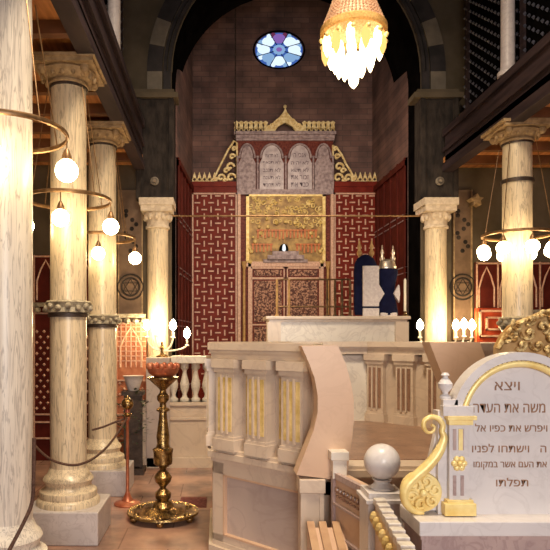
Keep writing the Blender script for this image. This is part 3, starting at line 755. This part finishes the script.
# swept cheek slabs either side of the stair
def cheek(mirror):
    d = 4.22
    Lp = [(301, 346), (308, 362), (314, 378), (317, 395), (317, 412), (313, 430), (306, 448), (296, 474)]
    Rp = [(346, 480), (348, 460), (351, 440), (353, 420), (353, 400), (350, 382), (345, 364), (337, 345)]
    pts = [(P(x, y, d).x, P(x, y, d).z) for x, y in Lp+Rp]
    if mirror: pts = [(P(x, y, d).x, P(x, y, d).z) for x, y in ((428, 342), (434, 358), (442, 378), (451, 400), (457, 430), (459, 480), (500, 480), (503, 440), (498, 400), (488, 370), (478, 342))]
    c = MB().prism(pts, d-.03, d+.14).build('stair_cheek', 'tan', st)
    mb = MB()
    x0, x1 = P(300, 0, d).x, P(323, 0, d).x; z1 = P(0, 492, d).z; z2 = P(0, 478, d).z
    if mirror: x0, x1 = 2*CX-x1, 2*CX-x0
    mb.box(x0-.01, x1+.01, d-.05, d+.12, z1, z2, .006); mb.box(x0+.02, x1-.01, d-.03, d+.12, 0, z1); mb.box(x0, x0+.04, d-.04, d+.1, 0, z1); mb.box(x1-.03, x1, d-.04, d+.1, 0, z1)
    mb.build('cheek_post', 'bimah', st)
    x0, x1 = P(330, 0, d-.1).x, P(348, 0, d-.1).x; za, zb = P(0, 475, d-.1).z, P(0, 451, d-.1).z
    if mirror: x0, x1 = 2*CX-x1, 2*CX-x0
    mb = MB(); mb.box(x0, x1, d-.14, d-.02, zb-.06, zb, .005); mb.box(x0+.015, x1-.015, d-.13, d-.02, za-.02, zb-.06); mb.build('cheek_cap', 'white', st)
cheek(False); cheek(True)
# stair: treads, side walls, newel with ball
for k in range(5):
    z1 = .95-.17*(k+1)
    MB().box(.93, 1.57, 4.32-.22*(k+1), 4.32-.22*k, max(0, z1-.17) if k < 4 else 0, z1).build('step', 'brownm', st)
# left side wall from the cheek to the newel, sloping away to the newel
Xw0, Yw0, Xw1, Yw1 = .80, 4.15, .93, 3.62
mb = MB(); mb.vprism([(Xw0, Yw0), (Xw1, Yw1), (Xw1+.09, Yw1), (Xw0+.09, Yw0)], .0, .96); mb.build('side_wall', 'tan', st)
dirw = Vector((Xw1-Xw0, Yw1-Yw0, 0)).normalized()
mw = Matrix((dirw, Vector((-dirw.y, dirw.x, 0)), Vector((0, 0, 1)))).transposed().to_4x4(); mw.translation = (Xw0, Yw0, 0)
Lw = math.hypot(Xw1-Xw0, Yw1-Yw0)
mb = MB(); mb.m = mw
for (a_, b_, z0, z1) in ((0, Lw, .94, .98), (0, Lw, .76, .775), (0, Lw, .55, .57)): mb.box(a_, b_, -.02, .012, z0, z1)
mb.box(0, .03, -.02, .01, .1, .95); mb.build('wall_moulding', 'pinkm', st)
mb = MB(); mb.m = mw
for q in range(9): mb.ball((.07+q*.05, -.004, .865), .018, 8, 1.2)
for q in range(9): mb.box(.06+q*.05, .085+q*.05, -.012, 0, .815, .83)
mb.build('carved_band', 'brownm', st)
# sloping outer string towards the viewer
def yz(mb, pts, x0, x1):
    a = [mb.b.verts.new((x0, y, z)) for y, z in pts]; b = [mb.b.verts.new((x1, y, z)) for y, z in pts]
    mb.b.faces.new(a); mb.b.faces.new(b[::-1]); n = len(pts)
    for q in range(n): mb.b.faces.new((a[q], b[q], b[(q+1) % n], a[(q+1) % n]))
mb = MB(); yz(mb, [(4.05, .62), (3.20, .22), (3.20, 0), (4.05, 0)], .60, .84); mb.build('outer_string', 'tan', st)
for k, x0 in enumerate((.60, .68, .77)):
    mb = MB(); yz(mb, [(4.06, .66), (3.19, .25), (3.19, .21), (4.06, .62)], x0, x0+.05); mb.build('sloping_moulding', 'ochre', st)
# newel
nx, ny = P(382, 0, 3.58).x, 3.58
nw = MB()
nw.box(nx-.11, nx+.11, ny-.11, ny+.11, 0, .94, .006); nw.box(nx-.125, nx+.125, ny-.125, ny+.125, .94, .965, .004); nw.box(nx-.105, nx+.105, ny-.105, ny+.105, .965, 1.0, .004)
for s_ in (-1, 1): nw.box(nx+s_*.085-.012, nx+s_*.085+.012, ny-.118, ny, .05, .90)
n_o = nw.build('newel', 'grey', st)
mb = MB(); mb.lathe([(.07, 0), (.075, .01), (.05, .03), (.045, .045), (.06, .06)], (nx, ny, 1.0), 24); mb.ball((nx, ny, P(0, 461, ny).z-.003), .106, 28)
mb.build('ball_finial', 'grey', n_o, smooth=True)
# stepped crest rail in front of the newel
cp = thing('crested_parapet', 'low tan parapet with white toothed crest running forward from the ball newel', 'parapet', (.87, 2.9, 0))
fx = lambda y: .80+(y-2.4)*.115
mb = MB()
for q in range(10):
    y1 = 3.44-q*.105; x = fx(y1); MB().box(x-.03, x+.035, y1-.06, y1, .945, .985, .004).build('crest_tooth', 'white', cp)
mb = MB(); mb.vprism([(fx(3.44)-.02, 3.44), (fx(2.4)-.02, 2.4), (fx(2.4)+.035, 2.4), (fx(3.44)+.035, 3.44)], 0, .95); mb.build('crest_board', 'tan', cp)
mb = MB()
for q in range(10):
    y = 3.40-q*.105; mb.ball((fx(y)-.03, y, .88), .026, 8, 1.5)
mb.build('carved_leaves', 'goldinlay', cp)

# ---------------------------------------------------------------- reading desk behind, with scrolls on it
ds = thing('reading_desk', 'long white marble desk behind the platform, scrolls standing on it', 'desk', (1.43, 7.45, 0))
dy0, dy1 = 7.22, 7.75
xa, xb = P(266, 0, 7.22).x, P(411, 0, 7.22).x; zt = P(0, 316, 7.22).z
MB().box(xa+.07, xb-.07, dy0+.06, dy1-.05, 0, zt-.07).build('body', 'white', ds)
mb = MB(); mb.box(xa, xb, dy0, dy1, zt-.04, zt, .008); mb.box(xa+.04, xb-.04, dy0+.03, dy1-.02, zt-.07, zt-.04); mb.build('top_slab', 'bimah', ds)
mb = MB(); mb.box(xa+.02, xa+.18, dy0+.02, dy0+.2, 0, zt-.07); mb.box(xb-.18, xb-.02, dy0+.02, dy0+.2, 0, zt-.07)
mb.box(xa+.02, xb-.02, dy0+.02, dy0+.2, 0, .2); mb.build('corner_post', 'bimah', ds)
ztop = zt
def scroll(px, d, w_, h, label, style):
    x = P(px, 0, d).x
    t = thing('torah_scroll', label, 'torah scroll', (x, d, ztop), 'dressed torah scrolls on the desk')
    mb = MB()
    if style == 0:
        mb.lathe([(w_*.92, .02), (w_, .1), (w_, h*.72), (w_*.95, h*.84), (w_*.72, h*.93), (w_*.3, h*.985), (.01, h)], (x, d, ztop), 24, sy=.55)
    else:
        mb.lathe([(w_, .02), (w_*.98, .08), (w_*.80, h*.33), (w_*.66, h*.5), (w_*.78, h*.68), (w_, h*.88), (w_*.96, h*.95), (w_*.6, h)], (x, d, ztop), 24, sy=.55)
    mb.build('mantle', 'navy', t, smooth=True)
    mb = MB()
    if style == 0:
        mb.box(x-.055, x+.14, d-w_*.55-.03, d-w_*.45, .12+ztop, h*.80+ztop, .006)
        t2 = mb.build('breastplate', 'cream', t)
        mb = MB(); mb.box(x-.055, x+.14, d-w_*.55-.034, d-w_*.45, ztop, ztop+.10, .006); mb.build('lower_cloth', 'cream', t)
        mb = MB(); mb.box(x-.062, x+.147, d-w_*.55-.034, d-w_*.45, ztop+.10, ztop+.115); mb.build('fringe', 'navy', t)
    else:
        mb.box(x-w_*.8, x+w_*.8, d-.07, d+.07, ztop, ztop+.05, .01); mb.build('lower_cloth', 'cream', t)
        mb = MB()
        for s_ in (-1, 1): mb.prism([(x+s_*w_*.45, ztop+h*.46), (x+s_*w_*.95, ztop+h*.64), (x+s_*w_*1.05, ztop+h*.46), (x+s_*w_*.95, ztop+h*.28)][::s_], d-.075, d-.02)
        mb.build('embroidered_diamond', 'cream', t)
        mb = MB(); mb.lathe([(w_*.85, 0), (w_*.9, .02), (w_*.8, .04), (w_*.72, .09), (w_*.3, .12)], (x, d, ztop+h-.02), 20, sy=.6); mb.build('crown', 'silver', t, smooth=True)
    for s_ in (-1, 1):
        mb = MB(); xx = x+s_*w_*.52; zb = ztop+h*(.9 if style == 0 else 1.02)
        mb.lathe([(.012, 0), (.012, .05), (.03, .07), (.034, .10), (.02, .125), (.016, .14), (.026, .165), (.02, .19), (.01, .215), (.012, .23), (.003, .26)], (xx, d, zb), 14)
        mb.build('finial', 'silver' if style else 'goldcol', t, smooth=True)
scroll(365.5, 7.42, .145, .77, 'navy mantled torah scroll with cream breastplate, left of the pair', 0)
scroll(387.5, 7.50, .13, .62, 'navy hourglass torah scroll with silver crown and finials', 1)
# brass rail on the desk
t = thing('brass_rail', 'brass book rail with thin posts at the left of the desk top', 'rail', (P(315, 0, 7.6).x, 7.6, ztop))
x0, x1 = P(277, 0, 7.6).x, P(350, 0, 7.6).x
za, zb = P(0, 309, 7.6).z, P(0, 279.5, 7.6).z
mb = MB(); 
for z in (za+.03, zb): mb.tube([(x0, 7.6, z), (x1, 7.6, z)], .011, 8)
mb.build('crossbar', 'railbrass', t)
for px in (277, 289, 327, 335, 342, 350):
    mb = MB(); x = P(px, 0, 7.6).x; mb.lathe([(.03, 0), (.03, .02), (.014, .04), (.016, .2), (.022, .22), (.014, .24), (.014, zb-ztop)], (x, 7.6, ztop), 12)
    mb.build('post', 'railbrass' if px > 300 else 'goldcol', t, smooth=True)
# white candle on the desk's right end
x = P(405, 0, 7.5).x; t = thing('candlestick', 'single white candle on a small brass foot at the desk end', 'candle', (x, 7.5, ztop))
mb = MB(); mb.lathe([(.04, 0), (.04, .015), (.015, .03), (.02, .07)], (x, 7.5, ztop), 14); mb.build('foot', 'brass', t, smooth=True)
mb = MB(); mb.lathe([(.016, .07), (.016, .46), (.004, .48)], (x, 7.5, ztop), 12); mb.build('candle', 'candle', t, smooth=True)

# ---------------------------------------------------------------- chancel balustrade and candelabra
bl = thing('balustrade', 'low marble wall with turned balusters at the foot of the left arch column', 'balustrade', (-.2, 9.0, 0))
ya = 8.85
bx0, bx1 = P(141, 0, ya).x, P(300, 0, ya).x
MB().box(bx0, bx1, ya, ya+.28, 0, P(0, 402, ya).z).build('low_wall', 'bimah', bl)
mb = MB(); z_ = P(0, 402, ya).z; mb.box(bx0, bx1, ya-.04, ya+.30, z_-.05, z_); mb.box(bx0, bx1, ya-.03, ya+.3, z_-.26, z_-.23); mb.box(bx0, bx1, ya-.06, ya+.3, 0, .14); mb.build('wall_moulding', 'bimah', bl)
zr = P(0, 356, ya).z
MB().box(P(160, 0, ya).x+.16, bx1, ya-.02, ya+.26, zr-.11, zr, .01).build('top_rail', 'white', bl)
hb = zr-.11-z_
pr = [(.07, 0), (.07, .04), (.04, .06), (.03, .1), (.065, .2), (.07, .26), (.045, .36), (.028, .44), (.04, .47), (.06, .49), (.06, hb)]
for i in range(14):
    x = P(173, 0, ya).x+i*.165
    if x > bx1-.1: break
    MB().lathe(pr, (x, ya+.12, z_), 14).build('baluster', 'white', bl, smooth=True)
pdx = P(160, 0, ya).x
MB().box(pdx-.20, pdx+.15, ya-.06, ya+.30, 0, zr-.02, .01).build('end_pedestal', 'bimahp', bl)

def candelabrum(px, d, zbase, lights, label):
    x = P(px, 0, d).x
    t = thing('candelabrum', label, 'candelabrum', (x, d, zbase), 'white-armed electric candelabra beside the arch columns')
    zt = P(0, 342, d).z
    mb = MB(); mb.lathe([(.09, 0), (.09, .02), (.03, .05), (.02, .1), (.035, .14), (.018, .18), (.018, zt-zbase)], (x, d, zbase), 14); mb.build('stem', 'brass', t, smooth=True)
    for (lx, ly) in lights:
        q = P(lx, ly, d); ctrl = [(x, d, zbase+.09)]
        for k in range(1, 8):
            a = k/7*PI/2; ctrl.append((x+(q.x-x)*math.sin(a), d+.0, q.z-.16-(q.z-.16-zbase-.09)*math.cos(a)))
        mb = MB(); mb.tube(ctrl, .012, 8); arm = mb.build('arm', 'candle', t, smooth=True)
        mb = MB(); mb.lathe([(.03, -.18), (.035, -.165), (.016, -.155), (.016, -.05)], (q.x, d, q.z), 12); mb.build('candle_tube', 'candle', arm, smooth=True)
        mb = MB(); mb.lathe([(.015, -.06), (.045, -.025), (.052, .01), (.036, .06), (.004, .10)], (q.x, d, q.z), 14); mb.build('flame_bulb', 'bulb', arm, smooth=True)
candelabrum(162, 9.0-.02, zr-.02, [(147, 326), (156, 324), (173, 326), (187, 334)], 'electric candelabrum with white arms on the pedestal before the left arch column')
cx_ = P(448, 0, 8.9).x
MB().box(cx_-.2, cx_+.2, 8.75, 9.1, 0, zr-.02, .01).build('stone_pedestal', 'bimah', origin=(cx_, 8.9, 0))
tag(bpy.data.objects['stone_pedestal'], 'square stone pedestal under the right-hand candelabrum', 'pedestal')
candelabrum(448, 8.92, zr-.02, [(420, 326), (456, 326), (464, 325), (472, 326)], 'electric candelabrum with white arms before the right arch column')

# ---------------------------------------------------------------- floor stands on the left
def V(*a): return Vector(a)
d = 6.33; x = P(163, 0, d).x
t = thing('brass_candlestick', 'large turned brass floor candlestick with wide footed disc', 'candlestick', (x, d, 0))
mb = MB(); mb.lathe([(.34, .055), (.38, .065), (.375, .085), (.33, .075), (.24, .085), (.20, .12), (.12, .13), (.09, .18), (.07, .19)], (x, d, 0), 36); mb.build('base_disc', 'brass', t, smooth=True)
for k in range(6):
    a = k*PI/3+PI/6
    mb = MB(); mb.ball((x+.33*math.cos(a), d+.33*math.sin(a), .04), .042, 10); mb.ball((x+.30*math.cos(a), d+.30*math.sin(a), .075), .03, 8); mb.build('foot', 'brass', t, smooth=True)
prof = [(.07, .19), (.10, .22), (.105, .27), (.06, .31), (.035, .33), (.05, .35), (.10, .40), (.115, .45), (.08, .50), (.04, .53), (.055, .56), (.12, .60), (.125, .72), (.135, .76), (.09, .78), (.075, .82), (.085, .90), (.07, 1.0), (.055, 1.10), (.05, 1.17), (.085, 1.19), (.085, 1.21), (.045, 1.23), (.04, 1.27), (.075, 1.31), (.08, 1.35), (.045, 1.39), (.04, 1.42), (.07, 1.45), (.11, 1.50), (.14, 1.53), (.17, 1.55), (.17, 1.565), (.05, 1.57)]
k = 1.0
prof_ = [(a_, b_*.945+.01) for a_, b_ in prof]; mb = MB(); mb.lathe([(a_*.82 if b_ < 1.40 else a_, b_) for a_, b_ in prof_], (x, d, 0), 28); mb.build('shaft', 'brass', t, smooth=True)
mb = MB(); mb.lathe([(.05, 1.565), (.11, 1.575), (.155, 1.61), (.17, 1.66), (.16, 1.665), (.14, 1.62), (.03, 1.59)], (x, d, -.077), 28); mb.build('drip_bowl', 'copper', t, smooth=True)
mb = MB()
for q in range(12):
    a = q*PI/6; mb.ball((x+.15*math.cos(a), d+.15*math.sin(a), 1.60), .032, 8, 1.3)
mb.build('bowl_rim_ornament', 'copper', t, smooth=True)
# rope stanchion
d2 = 6.85; x2 = P(127.5, 0, d2).x
t = thing('rope_stanchion', 'slim copper-brass rope post with ball top between column and candlestick', 'stanchion', (x2, d2, 0))
mb = MB(); mb.lathe([(.15, 0), (.155, .015), (.14, .03), (.07, .05), (.05, .08), (.03, .12), (.02, .15)], (x2, d2, 0), 24); mb.build('base', 'copper', t, smooth=True)
mb = MB(); mb.lathe([(.020, .14), (.017, .95), (.03, .97), (.03, 1.0), (.02, 1.02), (.03, 1.06), (.025, 1.10)], (x2, d2, 0), 14); mb.build('pole', 'copper', t, smooth=True)
mb = MB(); mb.lathe([(.03, 1.0), (.05, 1.03), (.03, 1.05)], (x2, d2, 0), 14); mb.ball((x2, d2, 1.15), .07, 18); mb.ball((x2, d2, 1.225), .02, 10); mb.build('ball_top', 'brass', t, smooth=True)
def rope(pts, label, r=.012):
    # catmull through points
    P_ = [Vector(p) for p in pts]; out = []
    for i in range(len(P_)-1):
        p0 = P_[max(i-1, 0)]; p1 = P_[i]; p2 = P_[i+1]; p3 = P_[min(i+2, len(P_)-1)]
        for s_ in range(8):
            u = s_/8; out.append(.5*((2*p1)+(p2-p0)*u+(2*p0-5*p1+4*p2-p3)*u*u+(3*p1-p0-3*p2+p3)*u**3))
    out.append(P_[-1])
    o = MB().tube(out, r, 8).build('barrier_rope', 'rope', smooth=True, origin=P_[0]); tag(o, label, 'rope', 'barrier ropes at the left columns')
rope([V(x2, d2-.03, .99), P(112, 441, 6.3), P(98, 455, 5.9), P(84, 463, 5.54), P(70, 465, 5.5), P(52, 460, 5.52), P(38, 449, 5.7), P(32, 440, 5.9)], 'dark barrier rope looping across the front of the roped column')
rope([V(x2, d2+.03, .99), P(113, 423, 6.8), P(103, 427, 6.75), P(92, 430, 6.7)], 'short dark barrier rope running behind the roped column from the stanchion')
rope([P(34, 438, 3.72), P(33.5, 480, 3.70), P(32, 502, 3.70), P(25, 520, 3.66), P(12, 545, 3.60), P(0, 568, 3.5)], 'dark cord hanging down along the closest left column to the floor')
# dark iron plant stand with foliage
d3 = 8.4; x3 = P(133, 0, d3).x
t = thing('plant_stand', 'dark leafy plant on a black stand left of the arch column', 'plant', (x3, d3, 0))
mb = MB(); mb.box(x3-.16, x3+.16, d3-.1, d3+.2, 0, .08); mb.box(x3-.13, x3-.09, d3, d3+.04, 0, 1.15); mb.box(x3+.09, x3+.13, d3, d3+.04, 0, 1.15); mb.box(x3-.15, x3+.15, d3-.08, d3+.16, 1.1, 1.16)
mb.box(x3-.12, x3+.12, d3-.02, d3+.1, .1, 1.1)
mb.build('stand', 'iron', t)
mb = MB()
for q in range(150):
    a = random.uniform(0, 2*PI); r = random.uniform(.1, .26); z = random.uniform(.45, 1.2)
    c = Vector((x3+r*math.cos(a), d3-.12+r*.7*math.sin(a), z)); l = random.uniform(.05, .09)
    dr = Vector((math.cos(a), math.sin(a), random.uniform(-.4, .8))).normalized(); sd = dr.cross(Vector((0, 0, 1))).normalized()*l*.35
    v = [mb.b.verts.new(p) for p in (c, c+dr*l*.5+sd, c+dr*l, c+dr*l*.5-sd)]; mb.b.faces.new(v)
mb.build('foliage', 'leaf', t)
mb = MB(); mb.lathe([(.07, 1.16), (.09, 1.20), (.12, 1.3), (.14, 1.36), (.15, 1.37)], (x3, d3+.04, 0), 18); mb.build('urn', 'plinth', t, smooth=True)
# rug
a = P(178, 502, 1140/164*1.0)
tag(MB().box(-.44, -.13, 6.72, 7.15, 0, .006).build('patch', 'patch', origin=(-.28, 6.9, 0)), 'small dark red rug on the floor beside the big candlestick', 'patch')  # thin flat box in mottled dark red on the floor

# ---------------------------------------------------------------- inscribed marble monument at right
d = 3.0
def Q(x, y, dd=3.0): p = P(x, y, dd); return p.x, p.z
mo = thing('inscribed_monument', 'grey marble arched tablet with gold rim, scroll and Hebrew lettering', 'monument', (P(519, 0, d).x, d, 0))
cx, cz = Q(519, 421); mir = lambda x: 2*cx-x
px = .005
r1 = 67*px; zb = Q(0, 514)[1]
body = [(Q(438, 0)[0], zb), (mir(Q(438, 0)[0]), zb), (mir(Q(438, 0)[0]), Q(0, 411)[1]), (cx+r1, Q(0, 411)[1])]+[(cx+r1*math.cos(q*PI/28), cz+r1*math.sin(q*PI/28)) for q in range(1, 28)]+[(cx-r1, Q(0, 411)[1]), (Q(438, 0)[0], Q(0, 411)[1])]
MB().prism(body, d, d+.07).build('slab', 'grey', mo)
def arch_band(r_in, r_out, y0, y1, n=36, a0=-.03, a1=PI+.03):
    return MB().prism(arc(cx, cz, r_out, a0, a1, n)+list(reversed(arc(cx, cz, r_in, a0, a1, n))), y0, y1)
arch_band(60.5*px, 69*px, d-.03, d+.07).build('outer_moulding', 'grey2', mo) if 'grey2' in M else arch_band(61*px, 69*px, d-.03, d+.07).build('outer_moulding', 'grey', mo)
mb = MB(); rr = 57.5*px
mb.tube([(cx+rr*math.cos(PI*q/40), d-.012, cz+rr*math.sin(PI*q/40)) for q in range(41)], .0185, 10, up=Vector((0, 1, 0)))
mb.build('gold_rim', 'goldpaint', mo, smooth=True)
mb = MB(); rr = 61*px
for q in range(41):
    a = PI*q/40; mb.ball((cx+rr*math.cos(a), d-.02, cz+rr*math.sin(a)), .0075, 6)
mb.build('bead_row', 'capital', mo, smooth=True)
# pilasters with caps and gold bases
for s_ in (0, 1):
    f = (lambda x: x) if s_ == 0 else mir
    def bx(mb, x0, y0, x1, y1, p0, p1=0, bev=.002):
        a, z1 = Q(x0, y0); b, z0 = Q(x1, y1); a, b = sorted((f(a), f(b))); mb.box(a, b, d-p0, d-p1, z0, z1, bev)
    pl = MB(); bx(pl, 447, 424, 467, 500, .03); pil = pl.build('pilaster', 'grey', mo)
    fl = MB()
    for x0 in (450.5, 458): bx(fl, x0, 428, x0+3.2, 449, .034, .02, 0); bx(fl, x0, 474, x0+3.2, 494, .034, .02, 0)
    fl.build('groove_inlay', 'pinkm', pil)
    g = MB(); bx(g, 456, 428, 460, 449, .036, .02, 0); c = f(Q(456.5, 0)[0]); zc = Q(0, 462)[1]
    for k in range(6):
        a = k*PI/3; g.ball((c+.024*math.cos(a), d-.036, zc+.024*math.sin(a)), .016, 8, sy=.7)
    g.ball((c, d-.045, zc), .013, 8); g.build('gold_flower', 'goldpaint', pil, smooth=True)
    g = MB(); bx(g, 444, 415, 473, 419, .05); bx(g, 446, 419, 470, 424, .04); g.build('gold_capital', 'goldpaint', pil); g = MB(); bx(g, 441, 501, 472, 513, .055, 0, .003); bx(g, 444, 498, 470, 501, .045); g.build('gold_base', 'goldpaint', pil)
    g = MB(); bx(g, 440, 405, 470, 415, .045); bx(g, 441, 399, 456, 405, .03)
    c = f(Q(447.5, 0)[0]); zc = Q(0, 399)[1]; g.build('shoulder', 'grey', mo)
    g = MB(); g.lathe([(.028, 0), (.028, .012), (.014, .022), (.014, .03), (.034, .055), (.036, .075), (.018, .1), (.012, .11), (.022, .118), (.012, .13)], (c, d+.03, zc), 18); g.build('urn_finial', 'grey', mo, smooth=True)
    # volute
    g = MB()
    cl = [(441, 431), (442, 425), (438, 419), (431, 416.5), (424, 420), (423, 427), (427, 432), (432, 431), (433.5, 426.5), (430.5, 424.5)][::-1]+[(443, 437), (440, 447), (434, 457), (425, 467), (415, 476), (407, 484), (403.5, 493), (406, 503), (414, 510), (424, 511)]
    pts = []
    for p in cl: q = Q(*p); pts.append((f(q[0]), d-.012, q[1]))
    rad = [.008]*4+[.012]*3+[.014]*3+[.018, .024, .027, .028, .027, .026, .024, .022, .018, .014]
    pp = [Vector(p) for p in pts]; out = []; ro = []
    for i in range(len(pp)-1):
        p0 = pp[max(i-1, 0)]; p1 = pp[i]; p2 = pp[i+1]; p3 = pp[min(i+2, len(pp)-1)]
        for k in range(5):
            u = k/5; out.append(.5*((2*p1)+(p2-p0)*u+(2*p0-5*p1+4*p2-p3)*u*u+(3*p1-p0-3*p2+p3)*u**3)); ro.append(rad[i]*(1-u)+rad[i+1]*u)
    g.tube(out, ro, 10, up=Vector((0, 1, 0)), flat=1.0)
    sc_ = g.build('gold_volute', 'goldpaint', mo, smooth=True)
    g = MB(); c = Q(422, 492); ccx = f(c[0]); R_ = 20*px
    g.m = Matrix.Translation((ccx, d+.02, c[1])) @ Matrix.Rotation(PI/2, 4, 'X')
    g.lathe([(R_, -.02), (R_, .02), (R_*.95, .03), (R_*.2, .03), (.01, .03)], n=30); g.m = Matrix()
    for k in range(6):
        a = k*PI/3+.3; r0 = R_*.60; ox, oz = ccx+r0*math.cos(a), c[1]+r0*math.sin(a)
        g.tube([(ox+R_*.30*(1-.07*q)*math.cos(a+PI+q*.6), d-.022, oz+R_*.30*(1-.07*q)*math.sin(a+PI+q*.6)) for q in range(11)], .0075, 6, up=Vector((0, 1, 0)))
    g.ball((ccx, d-.02, c[1]), R_*.20, 10)
    g.build('rosette', 'goldpaint', mo, smooth=True)
    g = MB(); q_ = [Q(*p) for p in ((440, 425), (440, 512), (424, 512), (410, 486), (420, 476), (432, 462))]; q_ = [(f(a), b) for a, b in q_]; g.prism(q_, d+.03, d+.07); g.build('wing', 'grey', mo)
rows = [('ויצא', 507, 386, 25, 8.5), ('משה את העדה', 509, 408, 72, 9), ('ויפרש את כפיו אל', 511, 427.5, 72, 8), ('ה   וישתחו לפניו', 509, 448, 74, 8.5), ('את העם אשר במקומו', 510, 465.5, 73, 8), ('תפלתו', 512, 482, 32, 8.5)]
for tx, x, y, w_, h in rows:
    q = Q(x, y); text_mb(tx, w_*px, h*px, (q[0], d-.001, q[1]), .003).build('inscription', 'letter', mo)
# ledge and block under the monument
zt = Q(0, 514)[1]
xl = .965; xr = mir(xl)
mb = MB(); mb.box(xl, xr, d-.13, d+.19, zt-.07, zt, .005); mb.build('ledge', 'grey', mo)
mb = MB(); mb.box(xl+.02, xr-.02, d-.10, d+.17, 0, zt-.07); mb.box(xl+.01, xr-.01, d-.115, d+.18, zt-.09, zt-.07); mb.build('base_block', 'pinkm', mo)

# carved chair crest behind the monument
d = 3.45
cc = P(556, 350, d)
t = thing('carved_throne', 'gilded carved wooden chair back rising behind the marble tablet', 'chair', (cc.x, d, 0))
ol = [(498, 347), (504, 335), (512, 326), (522, 320), (536, 315), (548, 310), (560, 308)]
ol = [(P(x, y, d).x, P(x, y, d).z) for x, y in ol]; full = ol+[(2*cc.x-x, z) for x, z in reversed(ol[:-1])]
mb = MB(); mb.prism([(ol[0][0], ol[0][1]-.15)]+full+[(2*cc.x-ol[0][0], ol[0][1]-.15)], d, d+.06); mb.build('crest_board', 'goldcol', t)
mb = MB(); mb.box(ol[0][0]+.04, 2*cc.x-ol[0][0]-.04, d+.01, d+.05, .45, ol[0][1]-.14)
mb.box(ol[0][0]+.04, 2*cc.x-ol[0][0]-.04, d+.01, d+.32, .42, .5); mb.build('backrest', 'brownm', t)
for sx_ in (ol[0][0]+.07, 2*cc.x-ol[0][0]-.07):
    for yy in (d+.03, d+.29): MB().box(sx_-.03, sx_+.03, yy-.03, yy+.03, 0, .43).build('leg', 'brownm', t)
mb = MB()
for k, (x, y, r) in enumerate(((506, 340, 5), (513, 338, 5), (516, 326, 6), (527, 333, 8), (529, 320, 6), (541, 327, 7), (541, 315, 5), (551, 338, 7), (553, 318, 6), (536, 345, 7), (520, 345, 6), (546, 350, 6), (561, 328, 7))):
    for mxx in (0, 1):
        c = P(x, y, d); X_ = c.x if not mxx else 2*cc.x-c.x; rr = r*d/600
        mb.tube([(X_+rr*(1-.085*q)*math.cos(q*.62+k), d-.012-.02*(q/10), c.z+rr*(1-.085*q)*math.sin(q*.62+k)) for q in range(11)], .0105, 6, up=Vector((0, 1, 0)))
        mb.ball((X_, d-.02, c.z), rr*.3, 7)
mb.tube([(x, d-.005, z-.01) for x, z in full], .016, 8, up=Vector((0, 1, 0)))
mb.build('gilded_scrolls', 'gilt', t, smooth=True)

# ---------------------------------------------------------------- chandelier
d = 5.6; c = P(353.5, 32, d); X = c.x; z = c.z
ch = thing('crystal_chandelier', 'glowing crystal basket chandelier hanging high over the platform', 'chandelier', (X, d, z))
s = d/600
mb = MB(); mb.lathe([(31*s, -.035), (33*s, -.02), (33*s, .03), (31.5*s, .045), (30*s, .03), (30*s, -.03)], (X, d, z), 40, cap=False); mb.build('ring_band', 'chgold', ch, smooth=True) if 'chgold' in M else mb.build('ring_band', 'goldpaint', ch, smooth=True)
mb = MB()
for k in range(48):
    a = k*2*PI/48
    for q in range(26):
        u = q/25; r = (31*(1-u)+9*u)*s+.035*math.sin(u*PI)*-1; zz_ = z+.04+u*.75
        mb.octa((X+r*math.cos(a), d+r*math.sin(a), zz_), .0125)
mb.build('bead_strings', 'crystal', ch)
mb = MB(); mb.lathe([(28*s, .02), (8*s, .78)], (X, d, z), 24, cap=False); mb.build('inner_bead_layer', 'crystal', ch, smooth=True)
mb = MB(); mb.tube([(X, d, z+.75), (X, d, 9.6)], .012, 6); mb.lathe([(.09, .76), (.10, .80), (.03, .9)], (X, d, z), 16); mb.build('chain', 'bronze', ch)
def drop(mb, x, y, zt_, l, r):
    mb.lathe([(.004, 0), (r*.6, -l*.1), (r, -l*.4), (r*.85, -l*.7), (r*.35, -l*.92), (.002, -l)], (x, y, zt_), 8)
for (n, rr, zt_, l, r) in ((12, 28*s, -.05, .22, .04), (9, 18*s, -.10, .27, .045), (5, 9*s, -.22, .22, .04)):
    for k in range(n):
        a = k*2*PI/n+.2; mb = MB(); mt_ = 'amber' if n == 12 and k % 2 else 'chandbulb'; drop(mb, X+rr*math.cos(a), d+rr*math.sin(a), z+zt_+random.uniform(-.02, .02), l, r); mb.build('lit_drop', mt_, ch, smooth=True)
mb = MB(); drop(mb, X, d, z-.38, .15, .05); mb.build('lit_drop', 'chandbulb', ch, smooth=True)
for k in range(14):
    a = k*2*PI/14; mb = MB(); mb.ball((X+32*s*math.cos(a), d+32*s*math.sin(a), z-.085), .024, 10); mb.build('candle_cup', 'goldpaint', ch, smooth=True)
# lit bulb higher up inside the beads
mb = MB(); mb.ball((X, d-.235, z+.33), .035, 12, .8); mb.build('upper_bulb', 'chandtop', ch, smooth=True)
# thin cord of a hanging lamp in the sanctuary
tag(MB().tube([P(235.5, 138, 11.4), P(235.5, -120, 11.4)], .010, 6).build('hanging_cord', 'iron', origin=P(235.5, 138, 11.4)), 'thin dark cord hanging before the brick wall left of the round window', 'cord')
